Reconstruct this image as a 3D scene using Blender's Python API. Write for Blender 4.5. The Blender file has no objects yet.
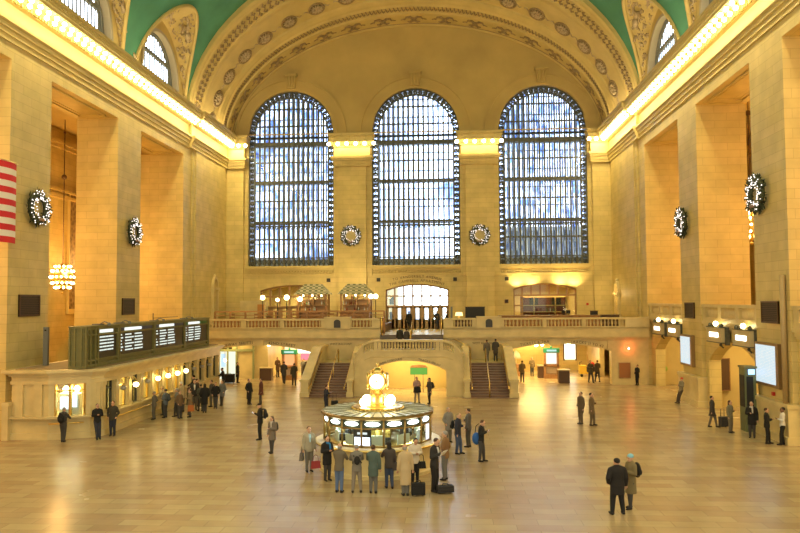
import bpy, bmesh, math, random
from mathutils import Vector, Matrix
random.seed(7)
SC = bpy.context.scene
COL = SC.collection
PI = math.pi
EXPOSURE = 0.53
CAM_ROLL = -0.35
HX = -2.9            # hall axis
XL, XR, YW = -21.2, 15.4, 67.9   # side wall faces, west wall face
YE = 18.0            # eastern end of what is built
ZV = 21.45           # springing of the vault

# ---------------------------------------------------------------- materials
MATS = {}
def nodes_of(name):
    m = bpy.data.materials.new(name); m.use_nodes = True
    nt = m.node_tree
    return m, nt, nt.nodes['Principled BSDF']
def mat(name, col, rough=.6, metal=0., emit=None, es=0., vary=0., vscale=3., bump=0., coat=0.):
    if name in MATS: return MATS[name]
    m, nt, b = nodes_of(name)
    b.inputs['Base Color'].default_value = (*col, 1)
    b.inputs['Roughness'].default_value = rough
    b.inputs['Metallic'].default_value = metal
    if coat: b.inputs['Coat Weight'].default_value = coat
    if emit:
        b.inputs['Emission Color'].default_value = (*emit, 1)
        b.inputs['Emission Strength'].default_value = es
    if vary or bump:
        tc = nt.nodes.new('ShaderNodeTexCoord')
        n = nt.nodes.new('ShaderNodeTexNoise'); n.inputs['Scale'].default_value = vscale; n.inputs['Detail'].default_value = 5
        nt.links.new(tc.outputs['Object'], n.inputs['Vector'])
        if vary:
            r = nt.nodes.new('ShaderNodeValToRGB')
            r.color_ramp.elements[0].position = .3; r.color_ramp.elements[1].position = .7
            r.color_ramp.elements[0].color = (*[c*(1-vary) for c in col], 1)
            r.color_ramp.elements[1].color = (*[min(1, c*(1+vary)) for c in col], 1)
            nt.links.new(n.outputs['Fac'], r.inputs['Fac'])
            nt.links.new(r.outputs['Color'], b.inputs['Base Color'])
        if bump:
            bp = nt.nodes.new('ShaderNodeBump'); bp.inputs['Strength'].default_value = bump
            nt.links.new(n.outputs['Fac'], bp.inputs['Height'])
            nt.links.new(bp.outputs['Normal'], b.inputs['Normal'])
    MATS[name] = m
    return m
def stone(name, c1, c2, mortar, bw, bh, ms=.012, rough=.55, flat=False, nv=.12, spec=.5):
    """stone laid in courses; the pattern follows the world position and the facing of the wall"""
    if name in MATS: return MATS[name]
    m, nt, b = nodes_of(name)
    N = nt.nodes.new; L = nt.links.new
    g = N('ShaderNodeNewGeometry')
    sp = N('ShaderNodeSeparateXYZ'); L(g.outputs['Position'], sp.inputs[0])
    cb = N('ShaderNodeCombineXYZ')
    if flat:
        L(sp.outputs['X'], cb.inputs['X']); L(sp.outputs['Y'], cb.inputs['Y'])
    else:
        sn = N('ShaderNodeSeparateXYZ'); L(g.outputs['Normal'], sn.inputs[0])
        ab = N('ShaderNodeMath'); ab.operation = 'ABSOLUTE'; L(sn.outputs['X'], ab.inputs[0])
        gt = N('ShaderNodeMath'); gt.operation = 'GREATER_THAN'; gt.inputs[1].default_value = .6; L(ab.outputs[0], gt.inputs[0])
        mx = N('ShaderNodeMix'); mx.data_type = 'FLOAT'
        L(gt.outputs[0], mx.inputs[0]); L(sp.outputs['X'], mx.inputs[2]); L(sp.outputs['Y'], mx.inputs[3])
        L(mx.outputs[0], cb.inputs['X']); L(sp.outputs['Z'], cb.inputs['Y'])
    br = N('ShaderNodeTexBrick')
    L(cb.outputs[0], br.inputs['Vector'])
    br.inputs['Scale'].default_value = 1
    br.inputs['Brick Width'].default_value = bw; br.inputs['Row Height'].default_value = bh
    br.inputs['Mortar Size'].default_value = ms; br.inputs['Mortar Smooth'].default_value = .3
    br.inputs['Color1'].default_value = (*c1, 1); br.inputs['Color2'].default_value = (*c2, 1); br.inputs['Mortar'].default_value = (*mortar, 1)
    no = N('ShaderNodeTexNoise'); no.inputs['Scale'].default_value = .9; no.inputs['Detail'].default_value = 6
    L(g.outputs['Position'], no.inputs['Vector'])
    mr = N('ShaderNodeMapRange'); mr.inputs[1].default_value = .3; mr.inputs[2].default_value = .7
    mr.inputs[3].default_value = 1-nv; mr.inputs[4].default_value = 1+nv
    L(no.outputs['Fac'], mr.inputs[0])
    vm = N('ShaderNodeVectorMath'); vm.operation = 'SCALE'
    L(br.outputs['Color'], vm.inputs[0]); L(mr.outputs[0], vm.inputs['Scale'])
    L(vm.outputs[0], b.inputs['Base Color'])
    b.inputs['Roughness'].default_value = rough
    b.inputs['Specular IOR Level'].default_value = spec
    if flat:
        n2 = N('ShaderNodeTexNoise'); n2.inputs['Scale'].default_value = .35; n2.inputs['Detail'].default_value = 4
        L(g.outputs['Position'], n2.inputs['Vector'])
        m2 = N('ShaderNodeMapRange'); m2.inputs[3].default_value = rough-.01; m2.inputs[4].default_value = rough+.01
        L(n2.outputs['Fac'], m2.inputs[0]); L(m2.outputs[0], b.inputs['Roughness'])
    MATS[name] = m
    return m
def glow(name, col, s):
    if name in MATS: return MATS[name]
    m = bpy.data.materials.new(name); m.use_nodes = True
    nt = m.node_tree; nt.nodes.clear()
    e = nt.nodes.new('ShaderNodeEmission'); e.inputs[0].default_value = (*col, 1); e.inputs[1].default_value = s
    o = nt.nodes.new('ShaderNodeOutputMaterial'); nt.links.new(e.outputs[0], o.inputs[0])
    MATS[name] = m
    return m
def pane(name, tint=(.9, .95, 1.), refl=.08):
    if name in MATS: return MATS[name]
    m = bpy.data.materials.new(name); m.use_nodes = True
    nt = m.node_tree; nt.nodes.clear()
    t = nt.nodes.new('ShaderNodeBsdfTransparent'); t.inputs[0].default_value = (*tint, 1)
    gl = nt.nodes.new('ShaderNodeBsdfGlossy'); gl.inputs['Roughness'].default_value = .05
    mx = nt.nodes.new('ShaderNodeMixShader'); mx.inputs[0].default_value = refl
    o = nt.nodes.new('ShaderNodeOutputMaterial')
    nt.links.new(t.outputs[0], mx.inputs[1]); nt.links.new(gl.outputs[0], mx.inputs[2]); nt.links.new(mx.outputs[0], o.inputs[0])
    MATS[name] = m
    return m
def pattern(name, kind, c1, c2, scale, rough=.6, emit=0.):
    if name in MATS: return MATS[name]
    m, nt, b = nodes_of(name)
    tc = nt.nodes.new('ShaderNodeTexCoord')
    if kind == 'checker':
        t = nt.nodes.new('ShaderNodeTexChecker'); t.inputs['Color1'].default_value = (*c1, 1); t.inputs['Color2'].default_value = (*c2, 1)
        t.inputs['Scale'].default_value = scale; out = t.outputs['Color']
        nt.links.new(tc.outputs['Object'], t.inputs['Vector'])
    else:
        t = nt.nodes.new('ShaderNodeTexVoronoi'); t.inputs['Scale'].default_value = scale
        nt.links.new(tc.outputs['Object'], t.inputs['Vector'])
        r = nt.nodes.new('ShaderNodeValToRGB'); r.color_ramp.elements[0].color = (*c1, 1); r.color_ramp.elements[1].color = (*c2, 1)
        nt.links.new(t.outputs['Distance'], r.inputs['Fac']); out = r.outputs['Color']
    nt.links.new(out, b.inputs['Base Color'])
    b.inputs['Roughness'].default_value = rough
    if emit:
        nt.links.new(out, b.inputs['Emission Color']); b.inputs['Emission Strength'].default_value = emit
    MATS[name] = m
    return m

STONE = stone('caen_stone', (.56, .445, .165), (.62, .485, .195), (.44, .33, .12), 1.5, .46, .012)
PLAIN = mat('plain_stone', (.60, .475, .18), .55, vary=.1, vscale=.6)
MARBLE = mat('botticino_marble', (.61, .495, .235), .35, vary=.12, vscale=1.3)
CREAM = mat('cream_plaster', (.56, .43, .165), .7, vary=.1, vscale=.7)
TYMP = mat('tympanum_plaster', (.52, .385, .14), .7, vary=.12, vscale=.35)
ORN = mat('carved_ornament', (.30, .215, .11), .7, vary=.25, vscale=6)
RELIEF = mat('carved_relief', (.46, .36, .22), .7, vary=.25, vscale=4)
GREEN = mat('green_vault_paint', (.07, .26, .165), .75, vary=.14, vscale=.5)
FLOOR = stone('tennessee_marble_floor', (.42, .335, .175), (.35, .245, .13), (.28, .21, .115), 1.3, .55, .012, .27, True, .10)
BRONZE = mat('dark_bronze', (.10, .105, .085), .5, .3, vary=.3, vscale=5)
BRONZE2 = mat('grey_bronze', (.16, .17, .16), .5, .2)
STEP = mat('brown_marble_steps', (.20, .115, .075), .4, vary=.2, vscale=2)
STEPD = mat('grey_marble_steps', (.14, .11, .085), .4, vary=.2, vscale=2)
BRASS = mat('brass', (.75, .55, .18), .28, 1.)
WOOD = mat('brown_wood', (.33, .17, .065), .45, vary=.25, vscale=4)
WOODD = mat('dark_wood', (.09, .045, .02), .45)
BLACK = mat('black_matte', (.012, .012, .012), .6)
OLIVE = mat('olive_green_metal', (.17, .165, .065), .45, .2, vary=.1)
BULB = glow('lit_bulb', (1., .84, .46), 15.)
GLOBE = glow('lit_globe', (1., .76, .34), 14.)
WHITE_GLOW = glow('white_light_panel', (.9, 1., .92), 5.)
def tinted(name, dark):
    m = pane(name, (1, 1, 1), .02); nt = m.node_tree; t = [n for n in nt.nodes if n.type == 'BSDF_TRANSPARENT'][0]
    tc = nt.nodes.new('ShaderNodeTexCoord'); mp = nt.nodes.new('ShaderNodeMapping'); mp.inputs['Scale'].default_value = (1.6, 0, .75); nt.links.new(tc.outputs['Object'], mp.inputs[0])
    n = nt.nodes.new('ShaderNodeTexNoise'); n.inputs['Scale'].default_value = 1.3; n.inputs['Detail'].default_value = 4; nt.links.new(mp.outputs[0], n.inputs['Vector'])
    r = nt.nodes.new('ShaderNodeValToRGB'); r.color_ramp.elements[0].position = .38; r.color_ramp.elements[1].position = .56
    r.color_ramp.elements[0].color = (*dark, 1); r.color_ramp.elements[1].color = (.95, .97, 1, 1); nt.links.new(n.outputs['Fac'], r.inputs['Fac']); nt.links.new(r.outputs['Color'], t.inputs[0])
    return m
TINT = tinted('sky_tint_outer_glass', (.30, .42, .70)); TINT2 = tinted('bright_sky_outer_glass', (.62, .74, .95))  # blue and white of the sky put into the tint, paler for the middle window
PANE = pane('window_glass', (.94, .97, 1.), .015)
CLEAR = pane('clear_glass', (.93, .97, .94), .05)

# ---------------------------------------------------------------- mesh builder
class MB:
    def __init__(s): s.v = []; s.f = []; s.sm = []
    def add(s, vs, fs, smooth=False, M=None):
        o = len(s.v)
        s.v += [tuple(M @ Vector(p)) if M is not None else tuple(p) for p in vs]
        s.f += [tuple(i+o for i in f) for f in fs]; s.sm += [smooth]*len(fs)
        return s
    def box(s, x0, x1, y0, y1, z0, z1, M=None):
        if x0 > x1: x0, x1 = x1, x0
        if y0 > y1: y0, y1 = y1, y0
        vs = [(x0,y0,z0),(x1,y0,z0),(x1,y1,z0),(x0,y1,z0),(x0,y0,z1),(x1,y0,z1),(x1,y1,z1),(x0,y1,z1)]
        return s.add(vs, [(0,3,2,1),(4,5,6,7),(0,1,5,4),(1,2,6,5),(2,3,7,6),(3,0,4,7)], False, M)
    def quad(s, a, b, c, d): return s.add([a,b,c,d], [(0,1,2,3)])
    def lathe(s, prof, cx=0, cy=0, n=16, M=None, smooth=True, ex=1., ey=1., cap=True):
        vs = []; fs = []; k = len(prof)
        for i in range(n):
            a = 2*PI*i/n
            for r, z in prof: vs.append((cx+r*ex*math.cos(a), cy+r*ey*math.sin(a), z))
        for i in range(n):
            j = (i+1) % n
            for q in range(k-1): fs.append((i*k+q, j*k+q, j*k+q+1, i*k+q+1))
        if cap and prof[0][0] > 1e-6: fs.append(tuple(i*k for i in range(n))[::-1])
        if cap and prof[-1][0] > 1e-6: fs.append(tuple(i*k+k-1 for i in range(n)))
        return s.add(vs, fs, smooth, M)
    def ball(s, c, r, n=10, k=6, ex=1., ey=1., ez=1., M=None):
        prof = [(max(1e-7, r*math.sin(PI*i/k)), -r*ez*math.cos(PI*i/k)) for i in range(k+1)]
        prof[0] = (0, -r*ez); prof[-1] = (0, r*ez)
        T = Matrix.Translation(Vector(c))
        if M is not None: T = T @ M
        return s.lathe(prof, 0, 0, n, T, True, ex, ey)
    def tube(s, pts, r, n=8, cap=True, smooth=True):
        pts = [Vector(p) for p in pts]; rs = r if isinstance(r, (list, tuple)) else [r]*len(pts)
        vs = []; fs = []; up = None
        for i, p in enumerate(pts):
            t = (pts[min(i+1, len(pts)-1)] - pts[max(i-1, 0)])
            t = t.normalized() if t.length > 1e-9 else Vector((0,0,1))
            if up is None:
                up = Vector((0,0,1)) if abs(t.z) < .9 else Vector((1,0,0))
            a = t.cross(up)
            if a.length < 1e-6: a = t.orthogonal()
            a.normalize(); b = a.cross(t).normalized(); up = b
            for k in range(n):
                th = 2*PI*k/n
                vs.append(tuple(p + (a*math.cos(th)+b*math.sin(th))*rs[i]))
        for i in range(len(pts)-1):
            for k in range(n):
                k2 = (k+1) % n
                fs.append((i*n+k, i*n+k2, (i+1)*n+k2, (i+1)*n+k))
        if cap:
            fs.append(tuple(range(n))[::-1]); fs.append(tuple((len(pts)-1)*n+k for k in range(n)))
        return s.add(vs, fs, smooth)
    def prism(s, poly, d0, d1, axis='z', M=None):
        """poly in 2D, extruded along axis: z -> (x,y), y -> (x,z), x -> (y,z)"""
        def P(p, d):
            return (p[0],p[1],d) if axis == 'z' else (p[0],d,p[1]) if axis == 'y' else (d,p[0],p[1])
        n = len(poly)
        vs = [P(p, d0) for p in poly]+[P(p, d1) for p in poly]
        fs = [tuple(range(n))[::-1], tuple(range(n, 2*n))]+[(i, (i+1) % n, n+(i+1) % n, n+i) for i in range(n)]
        return s.add(vs, fs, False, M)
    def grid(s, rows, smooth=True, close=False):
        n = len(rows[0]); vs = [p for r in rows for p in r]; fs = []
        for i in range(len(rows)-1):
            for j in range(n-1 if not close else n):
                k = (j+1) % n
                fs.append((i*n+j, i*n+k, (i+1)*n+k, (i+1)*n+j))
        return s.add(vs, fs, smooth)
    def mesh(s, name):
        me = bpy.data.meshes.new(name); me.from_pydata(s.v, [], s.f)
        me.polygons.foreach_set('use_smooth', s.sm)
        bm = bmesh.new(); bm.from_mesh(me); bmesh.ops.recalc_face_normals(bm, faces=bm.faces); bm.to_mesh(me); bm.free()
        me.update(); return me
    def build(s, name, m, parent=None, loc=None):
        me = s.mesh(name); o = bpy.data.objects.new(name, me); COL.objects.link(o)
        if m: me.materials.append(m)
        if parent is not None: o.parent = parent
        if loc is not None: o.location = loc
        return o
def tag(o, label=None, cat=None, group=None, kind=None):
    if label: o['label'] = label
    if cat: o['category'] = cat
    if group: o['group'] = group
    if kind: o['kind'] = kind
    return o
def empty(name, loc, label=None, cat=None, group=None, rz=0, kind=None):
    o = bpy.data.objects.new(name, None); COL.objects.link(o); o.location = loc; o.rotation_euler = (0, 0, rz)
    o.empty_display_size = .2
    return tag(o, label, cat, group, kind)
def struct(o, label=None):
    o['kind'] = 'structure'
    if label: o['label'] = label
    return o
def copy_tree(o, loc=None, rz=None, label=None, parent=None):
    c = o.copy(); COL.objects.link(c)
    if parent is not None: c.parent = parent
    if loc is not None: c.location = loc
    if rz is not None: c.rotation_euler = (0, 0, rz)
    if label: c['label'] = label
    for ch in list(o.children): copy_tree(ch, parent=c)
    return c

def arched_wall(mb, u0, u1, z0, z1, d0, d1, holes, axis, n=16):
    """slab along u (x for axis 'y', y for axis 'x'), thickness d0..d1, with holes (ua, ub, zb, top(u))"""
    cuts = {u0, u1}
    for ua, ub, zb, top in holes:
        for i in range(n+1): cuts.add(ua+(ub-ua)*i/n)
    cuts = sorted(c for c in cuts if u0-1e-6 <= c <= u1+1e-6)
    def P(u, d, z): return (u, d, z) if axis == 'y' else (d, u, z)
    def piece(a, b, za0, za1, zb0, zb1):
        vs = [P(a,d0,za0),P(b,d0,zb0),P(b,d0,zb1),P(a,d0,za1),P(a,d1,za0),P(b,d1,zb0),P(b,d1,zb1),P(a,d1,za1)]
        mb.add(vs, [(0,1,2,3),(7,6,5,4),(0,4,5,1),(3,2,6,7)])
    for a, b in zip(cuts, cuts[1:]):
        m = (a+b)/2; hole = None
        for h in holes:
            if h[0] < m < h[1]: hole = h
        if hole is None: piece(a, b, z0, z1, z0, z1)
        else:
            ua, ub, zb, top = hole
            if zb > z0+1e-6: piece(a, b, z0, zb, z0, zb)
            piece(a, b, top(a), z1, top(b), z1)
    for ua, ub, zb, top in holes:      # jambs
        for u in (ua, ub): mb.quad(P(u,d0,zb), P(u,d1,zb), P(u,d1,top(u)), P(u,d0,top(u)))
    mb.quad(P(u0,d0,z0), P(u0,d1,z0), P(u0,d1,z1), P(u0,d0,z1)); mb.quad(P(u1,d0,z0), P(u1,d1,z0), P(u1,d1,z1), P(u1,d0,z1))
def seg_top(ua, ub, zs, zc):
    """segmental (or semi-elliptic when deep) arch top"""
    c = (ua+ub)/2; w = (ub-ua)/2; h = zc-zs
    if h > .6*w:
        return lambda u: zs+h*math.sqrt(max(0, 1-((u-c)/w)**2))
    R = (w*w+h*h)/(2*h)
    return lambda u: zc-R+math.sqrt(max(0, R*R-(u-c)**2))

def glyphs(text, size, depth=.02):
    """flat letters as mesh data, one per character, with their advance"""
    out = []
    for ch in text:
        if ch == ' ': out.append((None, size*.38)); continue
        cu = bpy.data.curves.new('glyph', 'FONT'); cu.body = ch; cu.size = size; cu.extrude = depth; cu.resolution_u = 2
        ob = bpy.data.objects.new('glyph', cu); COL.objects.link(ob)
        dg = bpy.context.evaluated_depsgraph_get(); dg.update()
        me = bpy.data.meshes.new_from_object(ob.evaluated_get(dg))
        vs = [v.co.copy() for v in me.vertices]; fs = [tuple(p.vertices) for p in me.polygons]
        w = max(v.x for v in vs)
        bpy.data.objects.remove(ob); bpy.data.curves.remove(cu); bpy.data.meshes.remove(me)
        out.append(((vs, fs), w+size*.10))
    return out
def lettering(text, size, width, cx, y, zfun, m, name, label, slope=None, depth=.02):
    """letters on a wall facing -Y, stretched to the given width, following zfun(x)"""
    g = glyphs(text, size, depth); tot = sum(w for _, w in g); k = width/tot
    mb = MB(); x = cx-width/2
    for d, w in g:
        if d:
            xm = x+w*k/2; a = math.atan2(zfun(xm+.05)-zfun(xm-.05), .1)
            M = Matrix.Translation((xm, y, zfun(xm))) @ Matrix.Rotation(-a, 4, 'Y') @ Matrix.Rotation(PI/2, 4, 'X') @ Matrix.Translation((-w*k/2, 0, 0)) @ Matrix.Diagonal((k, 1, 1, 1))
            mb.add(d[0], d[1], False, M)
        x += w*k
    o = mb.build(name, m); tag(o, label, 'inscription', 'carved inscriptions on the stone')
    return o
# ================================================================ SETTING
struct(MB().box(-42, 32, -6, 88, -.3, 0).build('floor', FLOOR))

BAYS = [52.55, 41.05, 29.5]                    # centres of the side bays
DEPTH = {-1: 2.75, 1: 3.0}
def side_x(s, d): return (XL+d) if s < 0 else (XR-d)      # d metres into the hall from the wall face
for s, nm in ((-1, 'left'), (1, 'right')):
    mb = MB()
    xo, xi = side_x(s, -DEPTH[s]), side_x(s, 0)
    for y0, y1 in ((22.0, 25.5), (33.5, 37.1), (45.0, 48.5), (56.6, YW+.9)):
        mb.box(xo, xi, y0, y1, 0, 18.5)
    mb.box(side_x(s, -6), xo, 56.6, YW+.9, 0, 18.5)
    mb.box(xo, xi, YE, YW+.9, 18.5, 22.15)
    o = struct(mb.build('wall_'+nm, STONE))
    # coffer frames under the lintels
    t = MB()
    for yc in BAYS:
        y0, y1 = yc-3.2, yc+3.2
        xa, xb = (xo+.45, xi-.45) if s < 0 else (xi+.45, xo-.45)
        for k, off in enumerate((0, .25)):
            z0 = 18.5-.09+k*.05
            t.box(xa+off, xb-off, y0+off, y0+off+.14, z0, 18.5); t.box(xa+off, xb-off, y1-off-.14, y1-off, z0, 18.5)
            t.box(xa+off, xa+off+.14, y0+off, y1-off, z0, 18.5); t.box(xb-off-.14, xb-off, y0+off, y1-off, z0, 18.5)
    struct(t.build('trim_soffit_'+nm, PLAIN))
    # entablature: architrave, lit frieze, crown
    t = MB()
    prof = [(0,19.25),(.10,19.25),(.10,19.5),(.18,19.53),(.18,19.75),(.28,19.8),(.28,19.98),(.40,20.06),(.40,20.2),(.08,20.26),(.08,21.1),
            (.22,21.16),(.22,21.3),(.45,21.4),(.45,21.5),(1.08,21.56),(1.08,21.72),(1.16,21.76),(1.16,22.0),(1.26,22.08),(1.26,22.25),(0,22.3)]
    t.prism([(side_x(s, d), z) for d, z in prof], YE, 57.6, 'y')
    t.prism([(side_x(s, d+.22 if d > 0 else 0), z) for d, z in prof], 57.6, YW-.2, 'y')
    for i in range(int((YW-1-YE)/.26)):          # dentils
        y = YE+.1+i*.26; dd = .22 if y > 57.6 else 0
        t.box(side_x(s, .2+dd), side_x(s, .34+dd), y, y+.14, 21.18, 21.38)
        t.box(side_x(s, 1.1+dd), side_x(s, 1.22+dd), y, y+.12, 21.86, 22.0)
    struct(t.build('trim_cornice_'+nm, PLAIN))
    # end pilaster strips and plinths
    t = MB()
    t.box(side_x(s, 0), side_x(s, .14), 58.4, YW, 0, 19.3)
    t.box(side_x(s, .14), side_x(s, .24), 58.9, 66.6, 5.2, 19.3)
    struct(t.build('trim_pilaster_'+nm, STONE))
    t = MB()
    for y0, y1 in ((33.5, 37.1), (45.0, 48.5)):
        if s < 0:
            t.box(XL, XL+.3, y0-.25, y1+.25, 0, 1.7); t.box(XL, XL+.36, y0-.3, y1+.3, 1.62, 1.78)
        else:
            t.box(XR-.3, XR+.5, y0-.15, y1+.15, 0, 1.6); t.box(XR-.36, XR+.5, y0-.2, y1+.2, 1.6, 1.78); t.box(XR-.4, XR+.5, y0-.24, y1+.24, 0, .35)
    struct(t.build('trim_plinth_'+nm, MARBLE))

# far walls and ceilings of the side galleries
mb = MB()
arched_wall(mb, YE, YW+.9, 0, 20.5, -31.6, -31.0, [(55.6, 66.2, 0, seg_top(55.6, 66.2, 2.3, 4.6))], 'x')
struct(mb.build('wall_gallery_left', STONE))
struct(MB().box(26.0, 26.6, YE, YW+.9, 0, 20.5).build('wall_gallery_right', STONE))
struct(MB().box(-35, -34.6, 50, 70, 0, 8).build('wall_passage_left', PLAIN))
t = MB()
for z0, z1, d in ((14.9, 15.15, .25), (15.4, 15.6, .4), (18.9, 19.2, .3), (19.2, 19.5, .5)):
    t.box(-31, -31+d, YE, YW, z0, z1); t.box(26-d, 26, YE, YW, z0, z1)
struct(t.build('trim_gallery', CREAM))
struct(MB().box(-31.6, XL-DEPTH[-1]+.02, YE, YW+.9, 20.5, 20.8).box(XR+DEPTH[1]-.02, 26.6, YE, YW+.9, 20.5, 20.8).build('ceiling_gallery', CREAM))
struct(MB().box(-35, XL-DEPTH[-1]+.01, YW, YW+.9, 0, 20.5).box(XR+DEPTH[1]-.01, 26.6, YW, YW+.9, 0, 20.5).build('wall_gallery_end', STONE))

# ---------------------------------------------------------------- west wall
WINX = [(-19.02, -10.70), (-7.04, 1.32), (4.96, 13.22)]
DOORX = [(-17.85, -11.35), (-5.8, 0.2), (6.2, 12.05)]
R_WIN = 4.17
mb = MB()
arched_wall(mb, XL-.5, XR+.5, 0, 9.3, YW, YW+.9, [(a, b, 3.85, seg_top(a, b, 7.55, 8.08)) for a, b in DOORX], 'y', 12)
arched_wall(mb, XL-.5, XR+.5, 9.3, 22.3, YW, YW+.9, [(a, b, 9.88, (lambda u: 22.3)) for a, b in WINX], 'y', 2)
struct(mb.build('wall_west', STONE))
mb = MB()
arched_wall(mb, XL-.5, XR+.5, 22.3, 34.5, YW, YW+.9, [(a, b, 22.3, seg_top(a, b, 22.62, 26.8)) for a, b in WINX], 'y', 28)
struct(mb.build('wall_tympanum', TYMP))
t = MB()           # pilasters between the windows, their caps, sills, frieze bands
def cap(x0, x1, l=True, r=True):
    e = lambda d: (x0-(d if l else 0), x1+(d if r else 0))
    for d, z0, z1 in ((.08,19.25,19.5),(.14,19.5,19.78),(.22,19.78,19.98),(.3,19.98,20.2),(.05,20.2,21.1),(.15,21.1,21.35),(.25,21.35,21.5),(.42,21.5,21.75),(.42,21.75,22.05),(.5,22.05,22.3)):
        a, b = e(d); t.box(a, b, YW-.55-d*1.6, YW, z0, z1)
    a, b = e(.3)
    n = int((b-a)/.2)
    for i in range(n): t.box(a+i*.2+.04, a+i*.2+.14, YW-1.3, YW-1.2, 21.86, 22.0)
    for i in range(n): t.box(a+i*.2+.04, a+i*.2+.14, YW-.92, YW-.8, 21.2, 21.35)
for x0, x1 in ((-10.55, -7.2), (1.48, 4.8)):
    t.box(x0-.15, x1+.15, YW-.22, YW, 8.9, 19.3); t.box(x0+.35, x1-.35, YW-.5, YW, 4, 19.3); cap(x0, x1)
t.box(XL, -19.4, YW-.35, YW, 4, 19.3); cap(XL, -19.3, False)
t.box(13.6, XR, YW-.35, YW, 4, 19.3); cap(13.5, XR, True, False)
struct(t.build('trim_pilaster_west', STONE))
t = MB()
for a, b in WINX:
    t.box(a-.1, b+.1, YW-.25, YW, 9.62, 9.88); t.box(a-.1, b+.1, YW-.12, YW, 9.5, 9.62)
    t.box(a-.1, b+.1, YW-.1, YW, 8.95, 9.06)
    n = 30; w = (b-a)/n
    for i in range(n):      # running wave ornament
        c = a+w*(i+.5)
        t.tube([(c-w*.45, YW-.03, 9.12), (c-w*.2, YW-.05, 9.36), (c+w*.1, YW-.05, 9.4), (c+w*.2, YW-.05, 9.27), (c+w*.45, YW-.03, 9.14)], .035, 5)
struct(t.build('trim_window_sill', PLAIN))
t = MB()           # archivolts and keystones
for a, b in WINX:
    c = (a+b)/2
    for r0, r1, d in ((4.17, 4.45, .09), (5.2, 5.38, .14)):
        rows = []
        for i in range(41):
            th = PI*i/40; cs, sn = math.cos(th), math.sin(th)
            rows.append([(c+r0*cs, YW, 22.62+r0*sn), (c+r0*cs, YW-d, 22.62+r0*sn), (c+r1*cs, YW-d, 22.62+r1*sn), (c+r1*cs, YW, 22.62+r1*sn)])
        t.grid(rows, False)
    t.prism([(c-.42, 27.0), (c+.42, 27.0), (c+.52, 28.2), (c-.52, 28.2)], YW-.4, YW, 'y')
    t.box(c-.62, c+.62, YW-.55, YW, 28.2, 28.42)
    for k in (-.25, 0, .25): t.tube([(c+k, YW-.42, 27.1), (c+k*1.15, YW-.42, 28.1)], .07, 6)
t.box(XL, XR, YW-.05, YW, 22.62-.1, 22.62+.02)
struct(t.build('trim_archivolt', TYMP))

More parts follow.
